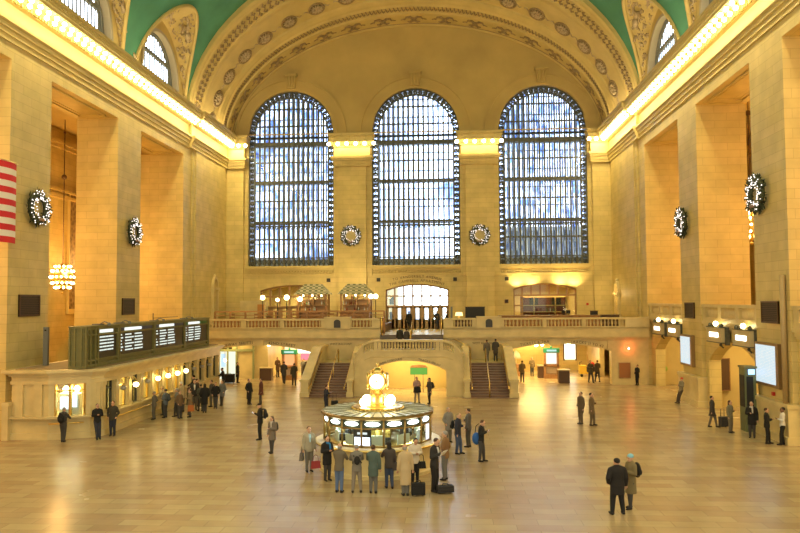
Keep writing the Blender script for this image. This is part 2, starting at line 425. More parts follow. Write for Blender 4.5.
# windows
RAILS = [(25.1, .12), (23.43, .12), (21.7, .34), (19.9, .12), (18.0, .22), (16.15, .12), (14.1, .22), (12.45, .16), (10.65, .12)]
def arch_h(x, c, r, zs=22.62): return zs+math.sqrt(max(0, r*r-(x-c)**2))
for wi, (a, b) in enumerate(WINX):
    c = (a+b)/2; R = (b-a)/2; y0 = YW+.25
    w = empty('window_%d' % (wi+1), (0, 0, 0), kind='structure')
    w['label'] = ['tall arched west window on the left', 'tall arched west window in the middle, brightest', 'tall arched west window on the right'][wi]
    fr = MB()
    def ring(ro, ri, ya, yb):
        pth = [(c-ro, 9.88)]+[(c-ro*math.cos(PI*i/36), 22.62+ro*math.sin(PI*i/36)) for i in range(37)]+[(c+ro, 9.88)]
        ptn = [(c-ri, 9.88)]+[(c-ri*math.cos(PI*i/36), 22.62+ri*math.sin(PI*i/36)) for i in range(37)]+[(c+ri, 9.88)]
        fr.grid([[(p[0], ya, p[1]), (q[0], ya, q[1]), (q[0], yb, q[1]), (p[0], yb, p[1])] for p, q in zip(pth, ptn)], False, True)
    ring(R, R-.13, y0-.05, y0+.25); ring(R-.5, R-.64, y0-.05, y0+.25)
    L1 = 12.74; LA = PI*(R-.31)
    n1, n2 = 24, 25
    pts = [(c+sx*(R-.31), 9.88+L1*(i+.5)/n1) for sx in (-1, 1) for i in range(n1)]
    pts += [(c-(R-.31)*math.cos(PI*(i+.5)/n2), 22.62+(R-.31)*math.sin(PI*(i+.5)/n2)) for i in range(n2)]
    for k, (px, pz) in enumerate(pts):
        rg = [(px+.15*math.cos(2*PI*i/8), y0+.1, pz+.15*math.sin(2*PI*i/8)) for i in range(9)]
        fr.tube(rg, .085, 5, False)
        fr.ball((px, y0+.05, pz), .07, 6, 4)
    ob = fr.build('border', BRONZE, w)
    g = MB(); nb = 15; xa, xb = c-R+.57, c+R-.57
    for i in range(nb+1):
        x = xa+(xb-xa)*i/nb; wd = .085
        g.box(x-wd, x+wd, y0-.02, y0+.2, 9.88, arch_h(x, c, R-.55))
    for z, h in RAILS:
        hw = R-.55 if z < 22.62 else math.sqrt(max(.1, (R-.55)**2-(z-22.62)**2))
        g.box(c-hw, c+hw, y0-.04, y0+.18, z-h/2, z+h/2)
        if h > .2: g.box(c-hw, c+hw, y0-.1, y0+.2, z-h/2-.12, z-h/2-.05)
    for i in range(nb):      # swags above the lowest lights
        x0 = xa+(xb-xa)*i/nb; x1 = xa+(xb-xa)*(i+1)/nb
        g.tube([(x0, y0+.05, 13.95), ((x0+x1)/2-.1, y0+.05, 13.6), ((x0+x1)/2, y0+.05, 13.35), ((x0+x1)/2+.1, y0+.05, 13.6), (x1, y0+.05, 13.95)], .045, 5, False)
        g.ball(((x0+x1)/2, y0+.05, 13.72), .1, 6, 4)
        g.tube([(x0, y0+.04, 9.95), (x1, y0+.04, 10.6)], .03, 5, False); g.tube([(x1, y0+.04, 9.95), (x0, y0+.04, 10.6)], .03, 5, False)
        xm = (x0+x1)/2; g.box(xm-.018, xm+.018, y0+.02, y0+.1, 10.65, arch_h(xm, c, R-.55))
    g.build('mullions', BRONZE, w)
    p = MB(); pth = [(c-R, 9.88)]+[(c-R*math.cos(PI*i/24), 22.62+R*math.sin(PI*i/24)) for i in range(25)]+[(c+R, 9.88)]
    p.prism(pth, y0+.14, y0+.15, 'y'); p.build('glass', PANE, w)
    # the outer sash with the glazed walkways between
    q = MB(); y1 = YW+1.9
    for i in range(16):
        x = xa+(xb-xa)*i/15; q.box(x-.07, x+.07, y1, y1+.1, 9.88, arch_h(x, c, R+.02))
    z = 10.4
    while z < 26.4:
        hw = R if z < 22.62 else math.sqrt(max(.1, R*R-(z-22.62)**2)); q.box(c-hw, c+hw, y1-.02, y1+.15, z-.05, z+.05); z += 1.76
    q.build('outer_sash', mat('outer_sash_paint', (.72, .8, .9), .5), w)
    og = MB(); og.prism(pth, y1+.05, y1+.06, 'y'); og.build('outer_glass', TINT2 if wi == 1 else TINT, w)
    k = MB()
    for z, h in RAILS[2:8:2]: k.box(c-R, c+R, y0+.35, y1-.05, z-.1, z+.05)
    k.box(c-R, c+R, y0+.3, y1, 9.88, 10.55)
    k.build('walkway', mat('walkway_glass', (.6, .66, .7), .3), w)
    v = MB(); q0 = [(c-R, 9.88)]+[(c-R*math.cos(PI*i/24), 22.62+R*math.sin(PI*i/24)) for i in range(25)]+[(c+R, 9.88)]
    v.grid([[(x, YW+.9, z), (x, y1+.2, z)] for x, z in q0], False); v.build('reveal', mat('reveal_stone', (.4, .37, .3), .7), w)

# the street beyond the windows
def facade(name, x0, x1, y, z1, cols, rows, label, col):
    e = empty(name, ((x0+x1)/2, y, 0), label, 'building', 'buildings beyond the west windows')
    b = MB().box((x0-x1)/2, (x1-x0)/2, 0, 12, 0, z1); b.build('facade', mat('far_facade_%d' % int(x0), col, .8), e)
    wn = MB(); w = (x1-x0)/cols; h = z1/rows
    for i in range(cols):
        for j in range(rows):
            xx = (x0-x1)/2+w*(i+.22); zz = h*(j+.25); wn.box(xx, xx+w*.56, -.06, .05, zz, zz+h*.55)
    o = wn.build('window', mat('far_window', (.10, .14, .2), .2), e); o['kind'] = 'stuff'
facade('building', -46, -21.5, 108, 13, 8, 4, 'pale office building beyond the left arched west window', (.75, .78, .8))
facade('building', -16, -8, 118, 13, 4, 5, 'low pale building beyond the middle arched west window', (.75, .75, .72))
facade('building', 8.5, 24, 104, 17, 6, 6, 'tall blue grey building beyond the right arched west window', (.6, .68, .78))

# ---------------------------------------------------------------- the vault
AV, BV = 18.65, 14.5
LW, LH = 4.95, 6.55
def barrel_z(x): return ZV+BV*math.sqrt(max(0, 1-(x/AV)**2))
def groin(v):
    """where the severy over a lunette meets the vault: angle on the vault, height at the wall"""
    if abs(v) >= LW: return 0., ZV
    zw = ZV+LH*math.sqrt(1-(v/LW)**2)
    lo, hi = 0., AV
    f = lambda x: zw+.30*(AV-x)-barrel_z(x)       # x from axis; severy line minus vault
    lo, hi = 5., AV
    for _ in range(50):
        m = (lo+hi)/2
        if f(m) > 0: hi = m
        else: lo = m
    x = (lo+hi)/2
    return math.acos(max(-1, min(1, x/AV))), zw
ys = {YE, 58.1}
for yc in BAYS:
    for i in range(33): ys.add(round(yc-LW*math.cos(PI*i/32), 5))
for y in range(19, 58): ys.add(float(y)+.013)
ys = sorted(y for y in ys if YE <= y <= 58.1)
def v_of(y):
    for yc in BAYS:
        if abs(y-yc) < LW: return y-yc
    return LW
NT = 40
rows = []
for y in ys:
    t0, _ = groin(v_of(y))
    rows.append([(HX-AV*math.cos(t0+(PI-2*t0)*i/NT), y, ZV+BV*math.sin(t0+(PI-2*t0)*i/NT)) for i in range(NT+1)])
mb = MB().grid(rows, True)
struct(mb.build('ceiling', GREEN))
sev = MB(); rim = MB(); tym = MB(); rev = MB(); orn = MB()
WL, WZ0, WZS, WZC = 3.35, 22.2, 23.45, 26.85
wtop = seg_top(-WL, WL, WZS, WZC)
gold = MB()
for s in (-1, 1):
    X = lambda x: HX+s*x
    for bi, yc in enumerate(BAYS):
        vs = [-LW*math.cos(PI*i/32) for i in range(33)]
        rr = []; gl = []
        for v in vs:
            t, zw = groin(v); xg = AV*math.cos(t); zg = ZV+BV*math.sin(t)
            rr.append([(X(AV+(xg-AV)*k/8), yc+v, zw+(zg-zw)*k/8) for k in range(9)]); gl.append((X(xg-.03), yc+v, zg-.03))
        sev.grid(rr, True); rim.tube(gl, .15, 6, False)
        us = sorted(set(vs) | {-WL+2*WL*i/24 for i in range(25)})
        zt = lambda v: groin(v)[1]
        for p, q in zip(us, us[1:]):
            m = (p+q)/2
            if abs(m) < WL: tym.quad((X(AV-.02), yc+p, wtop(p)), (X(AV-.02), yc+q, wtop(q)), (X(AV-.02), yc+q, zt(q)), (X(AV-.02), yc+p, zt(p)))
            else: tym.quad((X(AV-.02), yc+p, 21.4), (X(AV-.02), yc+q, 21.4), (X(AV-.02), yc+q, zt(q)), (X(AV-.02), yc+p, zt(p)))
        cur = [(-WL, WZ0)]+[(-WL+2*WL*i/24, wtop(-WL+2*WL*i/24)) for i in range(25)]+[(WL, WZ0)]
        rev.grid([[(X(AV-.14), yc+u*1.07, z+.22 if abs(u) < WL-.01 or z > WZ0+.1 else z), (X(AV-.14), yc+u, z), (X(AV+.6), yc+u, z)] for u, z in cur], False)
        # the carved relief on the severy: scrolls, leaves and winged figures
        rnd = random.Random(40+bi)
        for k in range(150):
            v = rnd.uniform(.5, LW*.97)*rnd.choice((1, 1, 1, -1)); t, zw = groin(v); xg = AV*math.cos(t); zg = ZV+BV*math.sin(t)
            f = rnd.uniform(.12, .9)
            c = (X(AV+(xg-AV)*f), yc+v, zw+(zg-zw)*f)
            r = rnd.uniform(.05, .15)*(1 if k % 7 else 1.5)
            th = rnd.uniform(0, 6)
            cr = [(c[0]-s*.02*j+rnd.uniform(-.1, .1), c[1]+r*2.2*math.cos(th+j*.9)*(1-j*.13), c[2]-.02+r*2.2*math.sin(th+j*.9)*(1-j*.13)) for j in range(5)]
            if k % 3: orn.tube(cr, [r*.45, r*.5, r*.4, r*.3, r*.15], 5, True)
            else: orn.ball(c, r, 7, 5, .8, 1.2, 1.1)
        for side in (1, -1):          # a winged figure high on each side
            v = side*2.3; t, zw = groin(v); xg = AV*math.cos(t); zg = ZV+BV*math.sin(t); f = .68
            c = Vector((X(AV+(xg-AV)*f), yc+v, zw+(zg-zw)*f-.1))
            orn.ball(c, .33, 8, 6, .8, 1, 1.3); orn.ball(c+Vector((0, 0, .5)), .2, 8, 6)
            for w in (-1, 1): orn.tube([c+Vector((0, .2*w, .2)), c+Vector((0, .6*w, .5)), c+Vector((0, 1.0*w, .25)), c+Vector((0, 1.2*w, -.2))], [.18, .22, .15, .05], 6)
        # the lunette window
        we = empty('window_%d' % (4+bi+(0 if s < 0 else 3)), (0, 0, 0), kind='structure')
        we['label'] = 'arched clerestory window above the %s cornice, bay %s from the west wall' % ('left' if s < 0 else 'right', ('nearest', 'second', 'third')[bi])
        g = MB(); xs = X(AV+.45)
        g.tube([(xs, yc+u*.975, z-.06) for u, z in cur], .14, 6, True)
        g.tube([(xs, yc+u*.9, z-.2) for u, z in cur], .06, 6, True)
        for i in range(15):
            u = -WL+2*WL*(i+.5)/15; g.box(xs-.03, xs+.03, yc+u-.05, yc+u+.05, WZ0, wtop(u)-.03)
        g.box(xs-.1, xs+.1, yc-WL, yc+WL, 25.05, 25.3); g.box(xs-.1, xs+.1, yc-WL, yc+WL, WZ0, WZ0+.25)
        g.build('mullions', BRONZE2, we)
        p = MB().prism([(yc+u, z) for u, z in cur], X(AV+.55), X(AV+.56), 'x'); p.build('glass', PANE, we)
struct(sev.build('ceiling_severies', CREAM)); struct(rim.build('trim_groin', CREAM)); struct(tym.build('wall_lunettes', CREAM))
struct(rev.build('trim_lunette_reveal', mat('grey_stone', (.42, .37, .28), .6)))
struct(orn.build('trim_relief', RELIEF))

# the deep arch before the west wall
def ab(Y): return 18.4-.055*(Y-58), 13.9-.232*(Y-58)
def rib(Y, th, off=0.):
    a, b = ab(Y)
    n = Vector((math.cos(th)/a, 0, math.sin(th)/b)).normalized()
    return Vector((HX-a*math.cos(th)+0, Y, ZV+b*math.sin(th))) + Vector((n.x, 0, -n.z))*off
SECT = [(58.0, -.45), (57.75, -.45), (57.75, .0), (57.95, .1), (58.15, .1), (58.3, 0), (58.45, .08), (58.6, .08), (58.65, 0), (60.0, 0), (60.05, .1), (60.25, .14), (60.4, .02), (61.0, -.1), (61.5, -.1), (63.85, -.06), (63.9, .1),
        (64.0, .16), (64.1, .06), (64.2, .1), (64.4, .2), (64.6, .08), (64.75, .12), (64.9, .26), (64.95, .12), (65.8, .12), (65.85, .28), (66.15, .3), (66.2, .16), (67.7, .12), (67.75, .22), (67.9, .22)]
NR = 72
struct(MB().grid([[tuple(rib(Y, .0+PI*i/NR, off)) for i in range(NR+1)] for Y, off in SECT], False).build('ceiling_arch', CREAM))
t = MB()
for i in range(90):          # leaf and tongue on the outer band, scrolls on the inner one
    th = PI*(i+.5)/90
    for Y, r in ((58.95, .2), (59.6, .22)):
        p = rib(Y, th, .04); q = rib(Y+.25, th+.012, .06); u = rib(Y-.22, th+.01, .05); w = rib(Y, th+.02, .05)
        t.tube([u, p, q, w], [.05, .09, .07, .03], 5)
        t.ball(rib(Y+.12, th+.017, .03), .085, 6, 4)
for i in range(150):
    th = PI*(i+.5)/150
    t.tube([rib(65.05, th-.007, .15), rib(65.4, th-.003, .17), rib(65.65, th+.003, .17), rib(65.45, th+.008, .16)], .06, 5)
for i in range(19):         # palmette motifs on the flat inner band
    th = PI*(i+.5)/19
    t.ball(rib(66.9, th, .15), .26, 8, 4)
    for d in (-1, 1):
        t.tube([rib(66.9, th, .2), rib(66.5, th+d*.02, .2), rib(66.55, th+d*.04, .19), rib(66.95, th+d*.048, .18)], [.15, .13, .1, .05], 5)
        t.tube([rib(66.9, th, .2), rib(67.3, th+d*.018, .18), rib(67.25, th+d*.034, .17)], [.14, .11, .05], 5)
        t.tube([rib(66.85, th+d*.05, .17), rib(66.95, th+d*.068, .17)], .05, 5)
    for Y in (66.3, 67.6): t.tube([rib(Y, th-PI/38+PI/19*k/4, .15) for k in range(5)], .035, 4, False)
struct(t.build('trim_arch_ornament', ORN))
ros = empty('ceiling_rosette', (0, 0, 0), 'round dark carved rosette set in the curved ceiling arch', 'rosette', 'rosettes round the west arch')
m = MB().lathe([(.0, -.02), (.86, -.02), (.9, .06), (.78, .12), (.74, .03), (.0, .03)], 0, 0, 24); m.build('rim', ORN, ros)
m = MB()
for k in range(12):
    a = 2*PI*k/12
    m.tube([(.18*math.cos(a), .18*math.sin(a), .08), (.42*math.cos(a), .42*math.sin(a), .15), (.66*math.cos(a), .66*math.sin(a), .06)], [.05, .11, .04], 6)
m.ball((0, 0, .1), .16, 10, 6); m.build('petals', RELIEF, ros)
m = MB(); m.tube([(x*.1, .16*math.sin(x*.9), .03) for x in range(-14, -8)]+[(0, 0, -.06)]+[(x*.1, .16*math.sin(x*.9), .03) for x in range(9, 15)], .05, 5)
m.build('scroll_pattern', RELIEF, ros)
for i in range(19):
    th = PI*(i+.62)/19.25
    o = ros if i == 0 else copy_tree(ros)
    p = rib(62.9, th, -.05); dt = (rib(62.9, th+.01)-rib(62.9, th-.01)).normalized(); dy = (rib(63.4, th)-rib(62.4, th)).normalized()
    nz = dt.cross(dy).normalized()
    if nz.z > 0: nz = -nz; dy = -dy
    o.location = p; o.scale = (.88, .88, .88); o.rotation_euler = Matrix((dt, dy, nz)).transposed().to_euler()
# ================================================================ LAMPS ALONG THE CORNICE
bm0 = MB().ball((0, 0, 0), .125, 10, 7); bulb0 = bm0.build('cornice_bulb', BULB)
so = MB().lathe([(.06, .1), (.07, .25)], 0, 0, 8); sk0 = so.build('socket', BRASS, bulb0)
tag(bulb0, 'x', 'light bulb', 'x')
first = [True]
def bulb(p, label, group, sc=1.):
    if first[0]: o = bulb0; first[0] = False; o.location = p
    else: o = copy_tree(bulb0, p)
    o['label'] = label; o['group'] = group; o.scale = (sc, sc, sc)
for s, nm in ((-1, 'left'), (1, 'right')):
    i = 0; y = 31.2
    while y < 66.3:
        d = .2 if y > 57.5 else 0
        bulb((side_x(s, .98+d), y, 21.36), 'bare bulb glowing in the outer row under the %s cornice' % nm, 'outer row of bulbs, %s cornice' % nm)
        bulb((side_x(s, .66+d), y+.37, 21.25), 'bare bulb glowing in the inner row under the %s cornice' % nm, 'inner row of bulbs, %s cornice' % nm)
        y += .76
for x0, x1, nm in ((-11.0, -6.75, 'left'), (1.05, 5.2, 'right')):
    for i in range(6): bulb((x0+(x1-x0)*i/5, YW-1.22, 21.3), 'bare bulb glowing under the cap of the pier %s of the middle west window' % nm, 'bulbs on the pier %s of the middle window' % nm, 1.35)
for xs, nm in (((-20.3, -19.65, -19.0), 'left'), ((13.2, 13.85, 14.5), 'right')):
    for x in xs: bulb((x, YW-1.17, 21.32), 'bare bulb glowing under the cornice cap in the %s far corner' % nm, 'bulbs in the %s far corner' % nm, 1.35)

# ================================================================ WREATHS
LEAFM = mat('wreath_green', (.05, .06, .025), .7, vary=.4, vscale=20)
SPARK = glow('fairy_light', (1., .88, .78), 1.9)
wreath0 = None
def wreath(loc, rz, label):
    global wreath0
    if wreath0 is None:
        e = empty('wreath', (0, 0, 0)); rnd = random.Random(3)
        m = MB()
        m.tube([(.7*math.cos(2*PI*i/24), -.14, .7*math.sin(2*PI*i/24)) for i in range(25)], .15, 8, False)
        for i in range(420):
            a = rnd.uniform(0, 2*PI); r = .7+rnd.uniform(-.2, .2); q = rnd.uniform(-.28, .02)
            p = Vector((r*math.cos(a), q, r*math.sin(a)))
            d = Vector((math.cos(a+rnd.uniform(-1, 1)), rnd.uniform(-.8, .3), math.sin(a+rnd.uniform(-1, 1)))).normalized()*rnd.uniform(.14, .26)
            w = d.orthogonal().normalized()*.045
            m.add([p-w, p+w, p+d*.6+w*.8, p+d, p+d*.6-w*.8], [(0, 1, 2, 3, 4)])
        m.build('foliage', LEAFM, e)
        m = MB()
        for i in range(95):
            a = rnd.uniform(0, 2*PI); r = .7+rnd.uniform(-.25, .25); m.ball((r*math.cos(a), -.22-rnd.uniform(0, .14), r*math.sin(a)), .03, 6, 4)
        o = m.build('fairy_lights', SPARK, e); o['kind'] = 'stuff'
        m = MB(); m.ball((.12, -.33, -.6), .1, 6, 4, 1.6, .6, 1.); m.ball((-.12, -.33, -.6), .1, 6, 4, 1.6, .6, 1.)
        m.build('bow', mat('wreath_bow', (.25, .16, .12), .6), e)
        wreath0 = e; o = e
    else: o = copy_tree(wreath0)
    o.location = loc; o.rotation_euler = (0, 0, rz)
    tag(o, label, 'wreath', 'lit Christmas wreaths on the walls')
wreath((-9.0, YW-.5, 12.66), 0, 'lit round wreath on the west pier left of the middle window')
wreath((3.1, YW-.5, 12.6), 0, 'lit round wreath on the west pier right of the middle window')
wreath((XL+.12, 35.6, 11.4), PI/2, 'lit wreath on the nearest left wall pier, beside the flag')
wreath((XL+.12, 47.0, 11.25), PI/2, 'lit wreath on the second left wall pier, above the departure board')
wreath((XR-.12, 36.15, 11.65), -PI/2, 'lit wreath on the nearest right wall pier, above a dark grille')
wreath((XR-.12, 47.45, 11.45), -PI/2, 'lit wreath on the second right wall pier, farther from us')

# ================================================================ FLAG
fe = empty('flag', (XL+.3, 33.55, 9.4), 'huge American flag hung flat by the left wall, only its striped end in view', 'flag')
FH = 3.85; RED = mat('flag_red', (.62, .02, .03), .75); WHT = mat('flag_white', (.8, .76, .70), .75)
def wav(y): return .10*math.sin(y*1.7)+.05*math.sin(y*3.1)
for col, m_, nm in ((0, RED, 'red_stripes'), (1, WHT, 'white_stripes')):
    m = MB()
    for i in range(13):
        if i % 2 != col: continue
        za, zb = FH*(12-i)/13, FH*(13-i)/13
        for d in (0, .02): m.grid([[(wav(y)+d, -y, za+.03*y*0), (wav(y)+d, -y, zb)] for y in [k*.25 for k in range(0, 29)]], True)
    m.build(nm, m_, fe)
m = MB(); m.grid([[(wav(y)+.035, -y, FH*6/13), (wav(y)+.035, -y, FH)] for y in [4.3+k*.25 for k in range(0, 11)]], True); m.build('canton', mat('flag_blue', (.02, .03, .2), .75), fe)
m = MB(); m.tube([(0, .1, FH+.05), (0, -7.2, FH+.05)], .05, 8); m.box(-.3, .03, -7.1, -7.0, FH, FH+.1); m.box(-.3, .03, -.1, .0, FH, FH+.1); m.build('pole', BRASS, fe)

# ================================================================ CHANDELIERS
ch0 = None
def chandelier(x, y, z, label):
    global ch0
    if ch0 is None:
        e = empty('chandelier', (0, 0, 0))
        m = MB(); prof = [(.05, -1.05), (.3, -.95), (.62, -.55), (.74, 0), (.62, .55), (.3, .9), (.06, 1.05)]
        m.lathe(prof, 0, 0, 20)
        for z_, r in ((-.8, .5), (-.45, .7), (0, .8), (.45, .7), (.8, .5)): m.lathe([(r-.05, z_-.05), (r+.03, z_-.05), (r+.03, z_+.05), (r-.05, z_+.05)], 0, 0, 24)
        m.lathe([(.0, -1.3), (.12, -1.2), (.05, -1.05)], 0, 0, 10)
        m.build('body', BRASS, e)
        m = MB(); m.tube([(0, 0, 1.0), (0, 0, 12.0)], .035, 6)
        m.ball((0, 0, 7.6), .2, 10, 6); m.ball((0, 0, 11.0), .1, 8, 5); m.build('chain', WOODD, e)
        for z_, r, n in ((-.8, .55, 10), (-.45, .77, 14), (0, .87, 16), (.45, .77, 14), (.8, .55, 10)):
            for k in range(n):
                b = MB(); a = 2*PI*(k+.5*(n % 4 == 2))/n; b.ball((r*math.cos(a), r*math.sin(a), z_), .085, 8, 5); b.build('bulb', GLOBE, e)
        ch0 = e; o = e
    else: o = copy_tree(ch0)
    o.location = (x, y, z); tag(o, label, 'chandelier', 'gallery chandeliers')
chandelier(-28.9, 52.5, 8.45, 'glowing brass globe chandelier on a long chain in the left gallery')
chandelier(20.35, 49.4, 11.4, 'glowing globe chandelier half hidden behind the right wall pier')
def lamp(name, kind, loc, power, col=(1, .78, .45), r=.3, rot=None, sx=1, sy=1, spread=PI):
    l = bpy.data.lights.new(name, kind); l.energy = power; l.color = col
    if kind == 'AREA': l.shape = 'RECTANGLE'; l.size = sx; l.size_y = sy; l.spread = spread
    else: l.shadow_soft_size = r
    if kind == 'SPOT': l.spot_blend = 1.; l.spot_size = 2.2
    o = bpy.data.objects.new(name, l); COL.objects.link(o); o.location = loc
    if rot: o.rotation_euler = rot
    o['kind'] = 'helper'
    return o
ORANGE = (1, .51, .13)
lamp('gallery_light', 'POINT', (-29.2, 60.5, 10), 650, ORANGE, .6); lamp('passage_lamp', 'POINT', (-33, 60, 3.2), 160, (1, .7, .25), .3)  # the gallery one is added fill to brighten the far left wall
for y in (53, 41.2, 29.5, 18.5):
    lamp('gallery_light', 'POINT', (-27.6, y-1.5, 9.5), 900, ORANGE, .8); lamp('gallery_light', 'POINT', (22.2, y-1.5, 11), 800, ORANGE, .8)

# ================================================================ FITTINGS ON THE PIERS
GRILL = mat('dark_grille', (.03, .022, .018), .6)
def grille(x, y0, y1, z0, z1, s, label):
    e = empty('wall_grille', (x, (y0+y1)/2, z0), label, 'grille', 'dark loudspeaker grilles on the piers')
    w = (y1-y0)/2; h = z1-z0
    m = MB(); m.box(0, s*.06, -w, w, 0, h); m.build('mesh_panel', GRILL, e)
    m = MB()
    for a, b, c, d in ((-w, w, 0, .07), (-w, w, h-.07, h), (-w, -w+.07, .07, h-.07), (w-.07, w, .07, h-.07)): m.box(s*.001, s*.1, a, b, c, d)
    for k in range(1, 12): m.box(s*.06, s*.075, -w+.07, w-.07, h*k/12-.012, h*k/12+.012)
    m.build('frame', WOODD, e)
grille(XL, 34.4, 36.2, 5.85, 6.95, 1, 'dark square grille on the nearest left pier, below the wreath')
grille(XL, 45.8, 47.6, 5.7, 6.8, 1, 'dark square grille on the second left pier, above the departure board')
grille(XR, 34.55, 36.35, 5.35, 6.4, -1, 'dark square grille on the nearest right pier, above the larger lit poster')
grille(XR, 46.0, 47.7, 5.3, 6.3, -1, 'dark square grille on the second right pier, above the smaller lit poster')
POST = None
def poster_mat():
    m, nt, b = nodes_of('lit_poster'); tc = nt.nodes.new('ShaderNodeTexCoord')
    br = nt.nodes.new('ShaderNodeTexBrick'); br.inputs['Scale'].default_value = 3.5
    sp = nt.nodes.new('ShaderNodeSeparateXYZ'); cb = nt.nodes.new('ShaderNodeCombineXYZ')
    nt.links.new(tc.outputs['Object'], sp.inputs[0]); nt.links.new(sp.outputs['Y'], cb.inputs['X']); nt.links.new(sp.outputs['Z'], cb.inputs['Y']); nt.links.new(cb.outputs[0], br.inputs['Vector'])
    br.inputs['Color1'].default_value = (.75, .93, 1, 1); br.inputs['Color2'].default_value = (.95, 1, 1, 1); br.inputs['Mortar'].default_value = (.45, .75, .95, 1); br.inputs['Mortar Size'].default_value = .03
    nt.links.new(br.outputs['Color'], b.inputs['Emission Color']); b.inputs['Emission Strength'].default_value = .6; b.inputs['Base Color'].default_value = (.1, .1, .1, 1)
    return m
POST = poster_mat()
def poster(y0, y1, z0, z1, label):
    e = empty('lit_poster', (XR, (y0+y1)/2, z0), label, 'poster', 'backlit posters on the right piers'); w = (y1-y0)/2; h = z1-z0
    m = MB(); m.box(0, -.22, -w-.28, w+.12, -.14, h+.12); m.build('frame', mat('bronze_frame', (.30, .20, .09), .4, .5), e)
    m = MB(); m.box(-.222, -.235, -w, w, 0, h); m.build('screen', POST, e)
poster(46.45, 48.25, 2.42, 4.12, 'backlit pale blue poster on the second right pier, the farther of two')
poster(34.65, 36.75, 2.5, 4.3, 'backlit pale blue poster on the nearest right pier, the larger of two')
al = MB(); al.box(XR-.02, XR-.12, 35.2, 35.4, 1.95, 2.12); tag(al.build('fire_alarm', mat('alarm_red', (.5, .03, .02), .4)), 'small red fire alarm box under the larger lit poster', 'alarm')
pp = MB(); pp.tube([(XR-.14, 33.9, 1.8), (XR-.14, 33.9, 7.6)], .13, 8); tag(pp.build('drain_pipe', mat('pipe_brown', (.38, .27, .12), .5)), 'vertical brown pipe on the near edge of the nearest right pier', 'pipe')

# ================================================================ RIGHT WALL BAYS: GATES BELOW, BALUSTRADE ABOVE
xa = XR+.25
mb = MB()
holes = [(48.75, 55.6, 0, seg_top(48.75, 55.6, 2.75, 4.0)), (37.35, 44.5, 0, seg_top(37.35, 44.5, 2.85, 4.08))]
arched_wall(mb, 48.5, 56.6, 0, 5.15, xa, xa+.7, holes[:1], 'x'); arched_wall(mb, 37.1, 45.0, 0, 5.15, xa, xa+.7, holes[1:], 'x')
arched_wall(mb, 25.5, 33.5, 0, 5.15, xa, xa+.7, [(25.9, 33.1, 0, seg_top(25.9, 33.1, 2.9, 4.1))], 'x')
struct(mb.build('wall_gates', STONE))
struct(MB().box(XR+.2, 26, YE, YW, 4.7, 5.1).build('floor_gallery_right', MARBLE))
struct(MB().box(xa+3.6, xa+3.9, YE, YW, 0, 4.7).build('wall_gate_passage', CREAM))
for y, y1 in ((45.0, 48.5), (33.5, 37.1), (56.6, 57)): struct(MB().box(xa+.71, xa+3.59, y-.06, y1+.06, 0, 4.69).build('wall_gate_cross', CREAM))
t = MB()
for y0, y1 in ((48.5, 56.6), (37.1, 45.0), (25.5, 33.5)):
    t.box(xa-.22, xa+.1, y0, y1, 5.0, 5.2); t.box(xa-.12, xa+.05, y0, y1, 4.8, 5.0); t.box(xa-.16, xa+.3, y0, y1, 5.2, 5.42); t.box(xa-.2, xa+.32, y0, y1, 6.02, 6.2)
    n = 3; w = (y1-y0-.5*(n+1))/n
    for i in range(n+1): ya = y0+i*(w+.5); t.box(xa-.14, xa+.28, ya, ya+.5, 5.42, 6.02)
struct(t.build('trim_balustrade_right', MARBLE))
BALP = [(.05, 0), (.05, .05), (.035, .07), (.06, .16), (.075, .24), (.06, .32), (.035, .42), (.05, .45), (.05, .5)]
def baluster_row(pts, h, name, r=1.):
    m = MB()
    for p in pts:
        m.lathe([(a*r, p[2]+z*h/.5) for a, z in BALP], p[0], p[1], 8)
    return struct(m.build(name, MARBLE))
for y0, y1 in ((48.5, 56.6), (37.1, 45.0)):
    w = (y1-y0-2)/3
    baluster_row([(xa+.07, y0+.5+i*(w+.5)+w*(k+.5)/9, 5.42) for i in range(3) for k in range(9)], .6, 'trim_balusters_right', 1.25)
# sign boxes over the track gates
SIGN = mat('sign_stone', (.52, .42, .22), .5)
def gate_sign(y, z, label):
    e = empty('gate_sign', (xa-.05, y, z), label, 'sign', 'lit signs over the track gates')
    w = 1.08
    m = MB(); m.box(-.1, -.5, -w, w, -.4, .4); m.build('box', SIGN, e)
    m = MB()
    for a, b, c, d in ((-w-.04, w+.04, .4, .45), (-w-.04, w+.04, -.45, -.4)): m.box(-.06, -.53, a, b, c, d)
    m.box(-.05, -.3, -w-.08, -w, -.55, .42)
    for k in (-.6, .6): m.tube([(-.3, k, .44), (-.34, k-.12, .6), (-.3, k-.25, .52)], .06, 6); m.ball((-.4, k*1.4, .52), .12, 8, 5)
    m.build('bronze_frame', BRONZE, e)
    m = MB(); m.box(-.502, -.52, -w*.62, w*.62, -.13, .13); m.build('lit_number_panel', glow('warm_white_panel', (1, .93, .72), 3.5), e)
    m = MB(); m.ball((-.42, -.1, .62), .14, 10, 7); m.build('globe', GLOBE, e)
    m = MB(); m.tube([(-.2, -.2, -.44), (-.2, -.2, -.6), (-.05, -.2, -.75)], .05, 6); m.ball((-.2, -.2, -.58), .09, 8, 5); m.build('bracket', BRONZE, e)
gate_sign(53.2, 4.42, 'lit stone sign box high on the right wall, farthest of four')
gate_sign(49.72, 4.42, 'lit stone sign box between the farthest sign and the smaller lit poster')
gate_sign(42.1, 4.5, 'lit stone sign box just right of the smaller lit poster')
gate_sign(38.3, 4.5, 'lit stone sign box nearest to us, left of the larger lit poster')
for y in (52, 41, 29.5): lamp('gate_lamp', 'AREA', (xa+2.0, y, 4.6), 190, (1, .72, .3), rot=(0, 0, 0), sx=2.2, sy=5)
